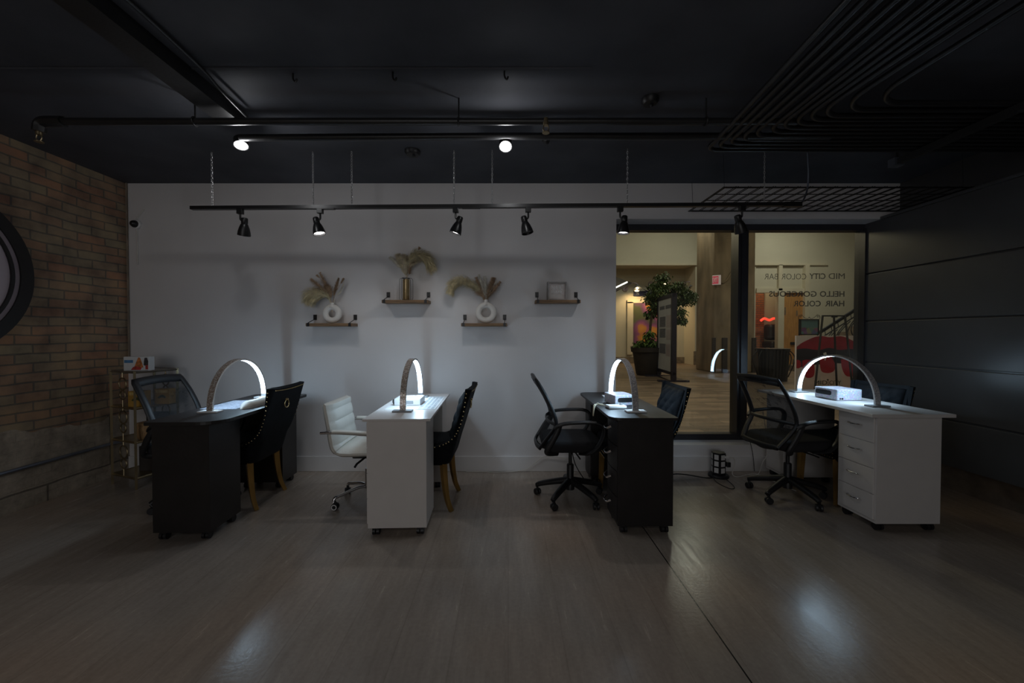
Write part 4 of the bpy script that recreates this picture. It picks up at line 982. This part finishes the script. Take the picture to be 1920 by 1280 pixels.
# ------------------------------------------------------------ the concourse outside
MF = .20
fw = 746.7
def px(x, y): return (x-953)*y/fw
def pz(yp, y): return 1.308+(627-yp)*y/fw
FY, F2 = 14.5, 15.4
struct(MB().box(-3, 16, 4.08, 20, MF-.1, MF).build('floor_concourse', 'mallfloor'), 'brown plank tile floor outside the window')
struct(MB().box(-3, 16, 4.08, 20, 6.2, 6.3).build('ceiling_concourse', 'cream'))
struct(MB().box(-3.2, -3, 4.08, 20, MF, 6.2).build('wall_concourse_left', 'cream')); struct(MB().box(16, 16.2, 4.08, 20, MF, 6.2).build('wall_concourse_right', 'cream'))
struct(MB().box(-3, 1.026, 4.08, 4.1, MF, 6.2).box(3.6, 16, 4.08, 4.12, MF, 6.2).box(1.0, 3.6, 4.081, 4.1, 2.42, 6.2).build('wall_concourse_near', 'cream'))
xr = px(1303, FY); xs = px(1416, FY); xe = px(1513, FY); ztr = pz(497, FY)
m = MB().box(-3, xr, F2, F2+.2, MF, 6.2); m.box(xr, xs, FY, F2+.2, MF, 6.2); m.box(xe, 16, FY, FY+.3, MF, 6.2); m.box(xs, xe, FY, FY+.3, ztr, 6.2); m.box(-3, xr, FY-.0, F2+.01, ztr, 6.2)
struct(m.build('wall_concourse_far', 'cream'), 'cream wall across the concourse')
struct(MB().box(-3, px(1548,FY), FY-.06, FY, ztr-.02, ztr+.05).build('trim_5', 'cream2'))
struct(MB().box(-3, xr, F2-.05, F2, MF, MF+.24).box(xr-.05, px(1337,FY)+.6, FY-.05, FY, MF, MF+.5).box(xe+.2, 16, FY-.05, FY, MF, MF+.30).build('baseboard_concourse', 'stonebase'))
# shop front with orange door
t = struct(MB().box(px(1456,FY), px(1467,FY), FY-.08, FY+.1, MF, pz(545,FY)).box(xs, xe, FY-.06, FY+.1, pz(549,FY), pz(541,FY)).box(px(1457,FY),px(1464,FY),FY-.06,FY+.1,pz(545,FY),ztr).box(px(1505,FY), xe, FY-.10, FY+.1, MF, ztr).build('window_2', 'cream2'), 'cream shop front frame across the concourse')
MB().box(xs, px(1506,FY), FY+.05, FY+.06, pz(541,FY), ztr).build('transom_panel', 'cream', t)
d = struct(MB().box(px(1467,FY), px(1505,FY), FY+.02, FY+.08, MF, pz(549,FY)).build('door_1', 'orange_door'), 'orange wooden door across the concourse')
MB().box(px(1482,FY), px(1495,FY), FY-.03, FY+.03, pz(646,FY), pz(641,FY), bev=.02).build('door_handle', 'metal_black', d)
for q in ((1471,576,1473,590),(1493,582,1495,592)): MB().box(px(q[0],FY), px(q[2],FY), FY+.0, FY+.03, pz(q[3],FY), pz(q[1],FY)).build('door_fitting', 'stonebase', d)
struct(MB().box(xs-.5, px(1462,FY), FY+.9, FY+1.0, MF, ztr+.2).build('wall_shop', 'shopbrick'), 'red brick wall inside the shop across the concourse')
struct(MB().box(xs-.6, xe+.3, FY+1.0, FY+1.1, MF, ztr+.2).build('wall_shop_back', 'cream'))
lamp('shop_ceiling_light', 'AREA', (px(1440,FY), FY+.45, 4.0), 15, (1,.80,.52), (0,.3,-1), .4)
tag(MB().tube(smooth([(px(1426,15),15,pz(601,15)),(px(1433,15),15,pz(597,15)),(px(1442,15),15,pz(600,15)),(px(1450,15),15,pz(597,15)),(px(1456,15),15,pz(598,15))]), .045, 8).build('neon_light', 'neon', smooth=True), 'red neon light in the brick shop across the concourse', 'neon light')
t = thing('shop_chair', 'dark padded chair inside the shop beside the orange door', 'chair', (px(1452,15.0),15.0,MF))
m = MB().box(-.32,.32,-.2,.2,.9,1.5,bev=.1); m.build('backrest', 'pot', t); MB().box(-.3,.3,-.3,.3,.62,.85,bev=.06).build('seat', 'pot', t)
for sx in (-.25,.25):
    for sy in (-.15,.15): MB().cyl((sx,sy,0),(sx,sy,.65),.03).build('leg', 'metal_black', t)

# concrete column with exit sign
CY = 11.6; cx0, cx1 = px(1338,CY), px(1415,CY)
struct(MB().box(cx0, cx1, CY, CY+1.1, MF, 6.2, bev=.03).build('pillar_concourse', 'concrete'), 'raw concrete column outside the window')
for a, c, lab in ((1336,1342,'dark upright board at the left edge of the concrete column'),(1355,1364,'dark upright board on the middle of the concrete column'),(1411,1418,'dark upright board at the right edge of the concrete column')):
    tag(MB().box(px(a,CY-.05), px(c,CY-.05), CY-.06, CY-.005, MF, pz(633,CY)).build('corner_board', 'box_dark'), lab, 'board', 'boards around the concrete column')
t = thing('exit_sign', 'red and white exit sign on the concrete column', 'exit sign', (px(1343,CY-.1), CY-.10, pz(526,CY)), -.5)
t.scale = (.62,1,1)
MB().box(-.19,.17,-.03,.05,-.135,.135,bev=.01).build('housing', 'sign_white', t)
MB().box(-.18,.07,-.036,-.03,-.11,.11).build('face', 'red_sign', t)
text_mesh('lettering', 'EXIT', .13, 'sign_white', Mf(-.17,-.037,-.065), t, .01, width=.22)
cable('sign_cable', [(px(1352,CY),CY-.03,pz(531,CY)),(px(1360,CY),CY-.03,pz(526,CY)),(px(1368,CY),CY-.03,pz(513,CY)),(px(1377,CY),CY-.03,pz(495,CY)),(px(1379,CY),CY-.03,pz(460,CY))], .025, 'concrete', 'grey cable rising from the exit sign up the column')

# directory board
t = thing('directory_board', 'tall free standing notice board in a dark frame outside the window', 'notice board')
n0 = Vector((px(1264,9.3), 9.3, 0)); n1 = Vector((px(1234,10.6), 10.6, 0)); du = (n1-n0); Lb = du.length; du.normalize(); dn = Vector((-du.y, du.x, 0)); dn = dn if dn.x < 0 else -dn
B4 = Matrix(((du.x,dn.x,0,n0.x),(du.y,dn.y,0,n0.y),(0,0,1,0),(0,0,0,1)))
zb, zt_ = MF+.20, pz(549,9.3)
MB().box(0,Lb,-.04,.03,zb-.05,zb+.02,mat=B4).box(0,Lb,-.04,.03,zt_-.09,zt_,mat=B4).box(0,.09,-.06,.05,MF,zt_,mat=B4).box(Lb-.07,Lb,-.04,.03,MF,zt_,mat=B4).build('frame', 'purple_black', t)
MB().box(.08,Lb-.06,-.01,.015,zb+.02,zt_-.09,mat=B4).build('panel', 'board_white', t)
MB().box(-.02,.12,-.35,.35,MF,MF+.04,mat=B4).box(Lb-.1,Lb,-.35,.35,MF,MF+.04,mat=B4).box(.1,Lb,-.30,.05,MF+.01,MF+.03,mat=B4).build('foot', 'purple_black', t)
def on_board(u, z): return B4 @ Matrix.Translation((u,.016,z)) @ Matrix(((-1,0,0,0),(0,0,1,0),(0,1,0,0),(0,0,0,1)))
MB().box(.2,.62,.015,.017,zt_-.34,zt_-.25,mat=B4).build('heading', 'print_dark', t); MB().box(.70,Lb-.18,.015,.017,zt_-.34,zt_-.25,mat=B4).build('heading', 'print_dark', t)
rnd = random.Random(2)
for z0, z1, u0, u1 in ((zt_-.78,zt_-.52,.62,Lb-.2),(zt_-.80,zt_-.50,.2,.55),(zt_-1.05,zt_-.82,.62,Lb-.2),(zt_-1.10,zt_-.85,.22,.55),(zt_-1.45,zt_-1.20,.6,Lb-.2),(zt_-1.50,zt_-1.20,.25,.55)):
    MB().box(u0,u1,.015,.018,z0,z1,mat=B4).build('notice', 'print_dark' if u0 > .5 else 'ring_grey', t)

# ficus in a planter
PY = 10.9; pc = (px(1216,PY), PY)
t = thing('planter', 'large dark round planter behind the notice board', 'planter', (pc[0],pc[1],MF))
MB().lathe([(0,0),(.30,0),(.33,.05),(.42,.62),(.46,.64),(.47,.76),(.43,.76),(.41,.66),(0,.64)], (0,0,0), 32).build('pot', 'pot', t, True); MB().lathe([(0,.69),(.42,.67)], (0,0,0), 24).build('soil', 'soil', t)
def leaves(m, rnd, c, spread, n, size):
    for _ in range(n):
        d = Vector((rnd.gauss(0,1), rnd.gauss(0,1), rnd.gauss(0,1))).normalized()*spread*rnd.random()**.45
        p = Vector(c)+Vector((d.x, d.y, d.z*.72)); a = rnd.uniform(0,2*PI); dr = Vector((math.cos(a), math.sin(a), -.6-.7*rnd.random())).normalized(); sd = dr.cross(Vector((0,0,1))).normalized(); s = size*(.6+.7*rnd.random()); up = sd.cross(dr)*s*.12
        v = [m.b.verts.new(q) for q in (p, p+dr*s*.5+sd*s*.24+up, p+dr*s, p+dr*s*.5-sd*s*.24+up)]; m.b.faces.new(v)
rnd = random.Random(11)
t = thing('ficus_tree', 'green ficus tree in the dark planter outside the window', 'tree', (pc[0],pc[1],MF+.69))
m = MB(); k = PY/fw
cr = lambda x, y, dy=0.: Vector(((x-1216)*k, dy, pz(y,PY)-MF-.69))
m.tube(smooth([(0,0,0),(.03,0,.4),tuple(cr(1222,590)),tuple(cr(1232,560))]), .035, 8)
tips = [(1221,558,.1),(1227,538,-.1),(1240,535,.1),(1256,540,.0),(1270,538,-.1),(1284,548,.1),(1290,562,0),(1275,566,.1),(1250,560,-.2),(1230,560,.2),(1226,574,-.1),(1222,588,.1),(1270,585,-.15),(1273,600,-.1),(1243,520,0),(1226,550,-.25),(1262,552,.2),(1292,553,0)]
for x, y, dy in tips: m.tube(smooth([tuple(cr(1224,592)), tuple(cr((1228+x)/2,(580+y)/2-6,dy*.5)), tuple(cr(x,y,dy))]), .010, 5)
m.build('trunk', 'bark', t, True)
m = MB()
for x, y, dy in tips: leaves(m, rnd, cr(x,y,dy), .235 if y < 580 else .18, 200, .10)
m.build('foliage', 'leaf', t)
t = thing('planter_greenery', 'bright low leafy plants filling the dark planter', 'plant', (pc[0],pc[1],MF+.70))
m = MB()
for i in range(14): leaves(m, rnd, (rnd.uniform(-.36,.36), rnd.uniform(-.3,.2), rnd.uniform(.0,.22)), .16, 40, .15)
m.build('foliage', 'leaf2', t)
m = MB(); leaves(m, rnd, (-.02,-.1,.42), .16, 60, .16); m.build('foliage', 'leaf2', t)
for i in range(3): leaves_m = MB().cyl((-.1+.1*i,-.1,-.02),(-.08+.1*i,-.1,.35),.01,6).build('stem', 'bark', t)

# framed art, sconces, shop plate, star and awning on the far wall
t = thing('flower_art', 'orange and purple flower picture in a pale frame across the concourse', 'picture', (px(1210,F2),F2,pz(606,F2)))
def blobs():
    m, nt, b_ = nodes('flower_print'); L = nt.links.new; tc = N(nt, 'ShaderNodeTexCoord'); vo = N(nt, 'ShaderNodeTexVoronoi', Scale=1.7); L(tc.outputs['Object'], vo.inputs['Vector'])
    ns = N(nt, 'ShaderNodeTexNoise', Scale=6.); L(tc.outputs['Object'], ns.inputs['Vector']); d = mth(nt, 'ADD', vo.outputs['Distance'], mth(nt, 'MULTIPLY', ns.outputs['Fac'], .25))
    r = ramp(nt, d, [(.2,(.62,.30,.05)),(.42,(.50,.20,.06)),(.5,(.30,.09,.20)),(.65,(.16,.06,.15)),(.85,(.09,.10,.05))]); L(r.outputs[0], b_.inputs['Base Color']); b_.inputs['Roughness'].default_value = .6; return m
MB().box(-.49,.55,-.05,-.03,-.78,.78).build('print', blobs(), t)
MB().box(-.72,-.49,-.06,-.0,-1.2,.82).box(.55,.75,-.06,0,-1.2,.82).box(-.72,.75,-.06,0,.78,.9).build('frame', 'cream2', t)
t = thing('shop_plate', 'long dark shop name plate under the wall lamps across the concourse', 'sign', (px(1187,F2),F2,pz(555,F2)))
MB().box(0,.95,-.05,0,0,.19).build('plate', 'blue_star', t); text_mesh('lettering', 'S   P A', .10, 'board_white', Mf(.10,-.052,.045), t, .01, width=.75)
t = thing('wall_star', 'dark blue starburst ornament above the shop plate across the concourse', 'ornament', (px(1220,F2),F2-.12,pz(550,F2)))
m = MB()
for i in range(16):
    a = 2*PI*i/16; m.tube([(0,0,0),(.40*math.cos(a),0,.40*math.sin(a))], [.035,.003], 6)
m.ball((0,0,0), .07); m.build('star', 'blue_star', t)
def sconce(xp, yp, lab, e=48):
    x, z = px(xp,F2), pz(yp,F2); t = thing('gooseneck_lamp', lab, 'wall lamp', (x,F2,z), 0, 'gooseneck wall lamps')
    MB().lathe([(0,0),(.13,0),(.11,.04),(0,.05)], (-.32,0,0), 18, (0,-1,0)).build('wall_plate', 'ring_grey', t, True)
    MB().tube(smooth([(-.32,-.04,0),(-.25,-.25,.10),(-.12,-.45,.16),(0,-.5,.10)]), .02, 6).build('arm', 'ring_grey', t, True)
    MB().lathe([(.0,.14),(.05,.14),(.06,.10),(.17,-.05),(.16,-.06),(.04,.06),(0,.06)], (0,-.5,-.03), 20, (0,.5,1)).build('shade', 'grey_plastic', t, True)
    MB().ball((0,-.47,-.04), .055).build('bulb', 'warm_bulb', t)
    L = lamp('sconce_glow', 'SPOT', (0,-.45,-.12), e, (1,.66,.33), (0,.45,-1), .06, math.radians(150), .7); L.parent = t
sconce(1187,541,'gooseneck wall lamp beside the awning across the concourse'); sconce(1236,533,'gooseneck wall lamp half hidden by the ficus top'); sconce(1286,539,'gooseneck wall lamp at the corner near the concrete column')
AY = 12.5
t = thing('awning', 'grey striped awning with a white light tube at the left edge of the window view', 'awning')
tip = Vector((px(1184,AY),AY,pz(531,AY))); m = MB()
for i in range(6):
    f0, f1 = i/6, i/6+.12
    pa = lambda f: Vector((px(1120,AY), AY+.3, pz(503,AY)+(pz(565,AY)-pz(503,AY))*f))
    p, q = pa(f0), pa(f1); V = [m.b.verts.new(v) for v in (p, q, tip+Vector((0,0,-.01)), tip+Vector((0,0,.02)), p+Vector((0,.06,0)), q+Vector((0,.06,0)), tip+Vector((0,.06,-.01)), tip+Vector((0,.06,.02)))]
    for f in ((0,1,2,3),(4,7,6,5),(0,4,5,1),(1,5,6,2),(2,6,7,3),(3,7,4,0)): m.b.faces.new([V[j] for j in f])
m.build('ribs', 'awning', t); MB().cyl((px(1120,AY),AY+.33,MF),(px(1120,AY),AY+.33,pz(503,AY)),.04).build('post','awning',t)
m = MB(); p, q = Vector((px(1115,AY),AY+.36,pz(499,AY))), Vector((px(1115,AY),AY+.36,pz(570,AY)))
V = [m.b.verts.new(v) for v in (p, q, tip+Vector((0,.07,0)), p+Vector((0,.05,0)), q+Vector((0,.05,0)), tip+Vector((0,.1,.01)))]
for f in ((0,1,2),(3,5,4),(0,3,4,1),(1,4,5,2),(2,5,3,0)): m.b.faces.new([V[j] for j in f])
m.build('canvas', pm('brown_grey_canvas', (.20,.17,.13), .8, noise=.2), t)
MB().cyl((px(1150,AY),AY-.1,pz(541,AY)), (px(1174,AY),AY-.1,pz(529.5,AY)), .022).build('light_tube', 'tube_white', t)

# litter bin
BY = 9.6; t = thing('litter_bin', 'black slatted litter bin with bowed side straps outside the window', 'litter bin', (px(1448,BY),BY,MF))
H_ = pz(653,BY)-MF
m = MB()
for i in range(28):
    a = 2*PI*i/28; c, s = math.cos(a), math.sin(a)
    m.tube(smooth([(.305*c,.305*s,.03),(.325*c,.325*s,H_*.5),(.34*c,.34*s,H_*.85),(.355*c,.355*s,H_*.97)], 4), 1, 4, flat=(.030,.008), up=(c,s,0))
m.build('slats', 'metal_black', t, True)
MB().lathe([(0,.04),(.28,.04),(.31,H_*.95),(.365,H_*.975),(.37,H_),(.22,H_+.005),(0,H_-.03)], (0,0,0), 32).build('liner', 'metal_black', t, True)
MB().lathe([(0,0),(.31,0),(.31,.05),(0,.05)], (0,0,0), 32).build('base', 'metal_black', t)
for a in (.0, .35, -.35, PI, PI+.4):
    c, s = math.cos(a), math.sin(a); MB().tube(smooth([(.35*c,.35*s,H_*.95),(.45*c,.45*s,H_*.78),(.45*c,.45*s,H_*.55),(.33*c,.33*s,H_*.12)]), .012, 6).build('strap', 'metal_black', t, True)

# lips poster, easel, framed photo
LY = 6.6; x0, x1 = px(1493,LY), px(1612,LY); z1 = pz(629,LY); z0 = MF+.02
t = thing('lips_poster', 'large standing poster of red lips and red nails outside the window', 'poster', (x0,LY,0))
Wp = x1-x0; Hp = z1-z0; MB().box(0,Wp,0,.03,z0,z1).build('board', pm('poster_paper', (.66,.60,.63), .5, noise=.03), t)
S = LY/fw
R5 = Matrix(((1,0,0,0),(0,0,-1,0),(0,1,0,0),(0,0,0,1)))
def art(poly, mat, d, nm='print'):
    pts = [((x-1493)*S, pz(y,LY)) for x, y in poly]; MB().prism(pts, -.0005, d, mat=R5).build(nm, mat, t)
lip = pm('print_lip_red', (.33,.012,.035), .4, noise=.25, nscale=6); dk = pm('print_black', (.015,.012,.02), .5); nl = pm('print_nail_red', (.42,.006,.022), .3, noise=.1); skin = pm('print_skin', (.72,.58,.60), .5, noise=.15, nscale=5)
def cv(pts, n=5): return [(p.x, p.y) for p in smooth([(x,y,0) for x,y in pts], n)]
art(cv([(1494,650),(1503,643),(1517,636),(1530,631),(1543,630),(1553,632),(1562,631.5),(1574,630),(1585,632),(1598,638),(1611,645)])+cv([(1611,664),(1595,660),(1575,658),(1555,660),(1535,659),(1515,662),(1494,665)]), lip, .0006)
art(cv([(1494,655),(1510,653),(1535,656),(1555,652),(1575,656),(1595,654),(1611,657)])+cv([(1611,690),(1595,684),(1575,681),(1555,681),(1535,683),(1515,686),(1494,690)]), dk, .001)
art(cv([(1494,674),(1500,676),(1503,684),(1499,690),(1494,690)]), nl, .002)
for pts in ([(1505,676),(1514,674),(1524,677),(1528,690),(1527,703),(1521,708),(1512,707),(1506,695)],[(1537,672),(1546,667),(1558,669),(1565,680),(1566,692),(1560,698),(1549,699),(1540,694)],[(1577,674),(1588,672),(1600,676),(1607,688),(1606,703),(1598,706),(1587,704),(1580,692)]):
    big = [(1551+(x-1551)*1.0+ (2 if x > 1551 else -2)*.5, y+3) for x, y in pts]
    cx_ = sum(p[0] for p in pts)/len(pts); cy_ = sum(p[1] for p in pts)/len(pts)
    fing = cv([(cx_-13,cy_-4),(cx_-14,cy_+10),(cx_-12,cy_+30),(cx_-8,cy_+42)])+cv([(cx_+10,cy_+42),(cx_+14,cy_+30),(cx_+15,cy_+8),(cx_+13,cy_-4)])
    art(fing, skin, .0014); art(cv(pts+[pts[0]])[:-1], nl, .002)
art([(1544,662),(1549,660),(1551,667),(1548,676),(1546,674)], 'paper', .0025); 
text_mesh('lettering', 'MID', .068, 'metal_black', Mf((1528-1493)*S,-.003,pz(721,LY)), t, .0, width=(1552-1528)*S)
text_mesh('lettering', 'CITY', .068, 'metal_black', Mf((1556-1493)*S,-.003,pz(721,LY)), t, .0, width=(1578-1556)*S)
art([(1553.6,723),(1554.3,723),(1554.3,713),(1553.6,713)], 'metal_black', .003)
art([(1553+2.6*(1 if i % 2 == 0 else .42)*math.sin(PI*i/5), 712-2.6*(1 if i % 2 == 0 else .42)*math.cos(PI*i/5)) for i in range(10)], 'metal_black', .003, 'star')
EY = 6.15; t = thing('easel', 'black metal easel standing in front of the lips poster', 'easel')
e3 = lambda x, y, yy: (px(x,yy), yy, pz(y,yy))
m = MB().tube([e3(1542,592,EY),(px(1526,EY-.15),EY-.15,MF)], .014, 6); m.build('leg', 'metal_black', t)
MB().tube([e3(1584,592,EY),(px(1604,EY-.15),EY-.15,MF)], .014, 6).build('leg', 'metal_black', t)
MB().tube([e3(1563,592,EY),(px(1572,EY+.22),EY+.22,MF)], .014, 6).build('leg', 'metal_black', t)
MB().cyl(e3(1541,592,EY), e3(1585,592,EY), .012, 6).box(px(1560,EY),px(1568,EY),EY-.02,EY+.02,pz(595,EY),pz(591,EY)).build('crossbar', 'metal_black', t)
FY3 = 7.3; t = thing('photo_stand', 'framed group photo with iron scrolls on a stand behind the lips poster', 'photo frame', (px(1518,FY3),FY3,0))
g = lambda x, y: ((x-1518)*FY3/fw, pz(y,FY3))
a, c = g(1499,628), g(1536,598)
MB().box(a[0],c[0],0,.03,a[1],a[1]+.02).box(a[0],c[0],0,.03,c[1]-.02,c[1]).box(a[0],a[0]+.03,0,.03,a[1],c[1]).box(c[0]-.02,c[0],0,.03,a[1],c[1]).build('frame', 'metal_black', t)
def photo():
    m, nt, b_ = nodes('group_photo_print'); L = nt.links.new; tc = N(nt, 'ShaderNodeTexCoord'); sep = N(nt, 'ShaderNodeSeparateXYZ'); L(tc.outputs['Object'], sep.inputs[0])
    vo = N(nt, 'ShaderNodeTexVoronoi', Scale=14.); L(tc.outputs['Object'], vo.inputs['Vector']); hs = mixc(nt, .62, vo.outputs['Color'], (.12,.16,.24)); top = mth(nt, 'GREATER_THAN', sep.outputs[2], 1.435)
    dk_ = mixc(nt, 1., hs, (.5,.5,.55), 'MULTIPLY'); L(mixc(nt, top, dk_, (.10,.19,.21)), b_.inputs['Base Color']); b_.inputs['Roughness'].default_value = .4; return m
MB().box(a[0]+.03,c[0]-.02,.01,.02,a[1]+.02,c[1]-.02).build('photo', photo(), t)
m = MB()
for s in (-1,1):
    pts = [(s*.165+s*.03*(1-i/14)*math.cos(i*.75), .015, c[1]+.05+.03*(1-i/14)*math.sin(i*.75)) for i in range(14)]
    m.tube([(s*.19,.015,c[1]),(s*.2,.015,c[1]+.05)]+pts, .004, 5); m.tube(smooth([(s*.15,.015,c[1]+.085),(s*.09,.015,c[1]+.03),(s*.03,.015,c[1]+.01),(0,.015,c[1]+.04)]), .004, 5)
m.build('scroll_top', 'metal_black', t)
for s in (-.17,.17): MB().tube([(s,.03,a[1]),(s*1.1,.10,MF)], .010, 6).build('leg', 'metal_black', t)

# stair with iron railing
SY = 11.0; t = thing('stair_railing', 'black iron stair railing with scrolls rising to the right outside the window', 'railing')
g3 = lambda x, y, dy=0: (px(x,SY), SY+dy, pz(y,SY))
sl = lambda x: 621-(x-1540)*.64
x_end = 1690
MB().tube([g3(1536,sl(1536)), g3(x_end,sl(x_end))], 1, 8, flat=(.03,.05)).build('handrail', 'metal_black', t)
MB().tube([g3(1540,sl(1540)+12), g3(x_end,sl(x_end)+12)], .018, 6).tube([g3(1540,sl(1540)+62), g3(x_end,sl(x_end)+62)], .018, 6).build('rail', 'metal_black', t)
m = MB()
for i in range(12):
    x = 1546+i*12; m.tube([g3(x,sl(x)), g3(x+2,sl(x)+12)], .010, 5)
m.build('spindles', 'metal_black', t)
for i in range(6):
    x = 1552+i*24; y = sl(x)+14
    pts = [(x+18,y-10),(x+6,y+2),(x-4,y+16),(x-2,y+30),(x+8,y+34),(x+14,y+27),(x+11,y+20),(x+6,y+22)]
    pts2 = [(x+8,y-5),(x-4,y+10),(x-12,y+28),(x-16,y+44)]
    MB().tube([Vector(g3(p.x,p.y)) for p in smooth([(a_,b_,0) for a_,b_ in pts])], .013, 6).tube([Vector(g3(p.x,p.y)) for p in smooth([(a_,b_,0) for a_,b_ in pts2])], .013, 6).build('scroll', 'metal_black', t, True)
m = MB(); xa = px(1540,SY)
for i in range(12): m.box(xa+i*.28, xa+i*.28+3.0-i*.1, SY+.02, SY+1.5, MF, MF+.17*(i+1)) if i == 0 else m.box(xa+i*.28, xa+3.4, SY+.02, SY+1.5, MF+.17*i, MF+.17*(i+1))
struct(m.build('stair_concourse', 'stonebase'))
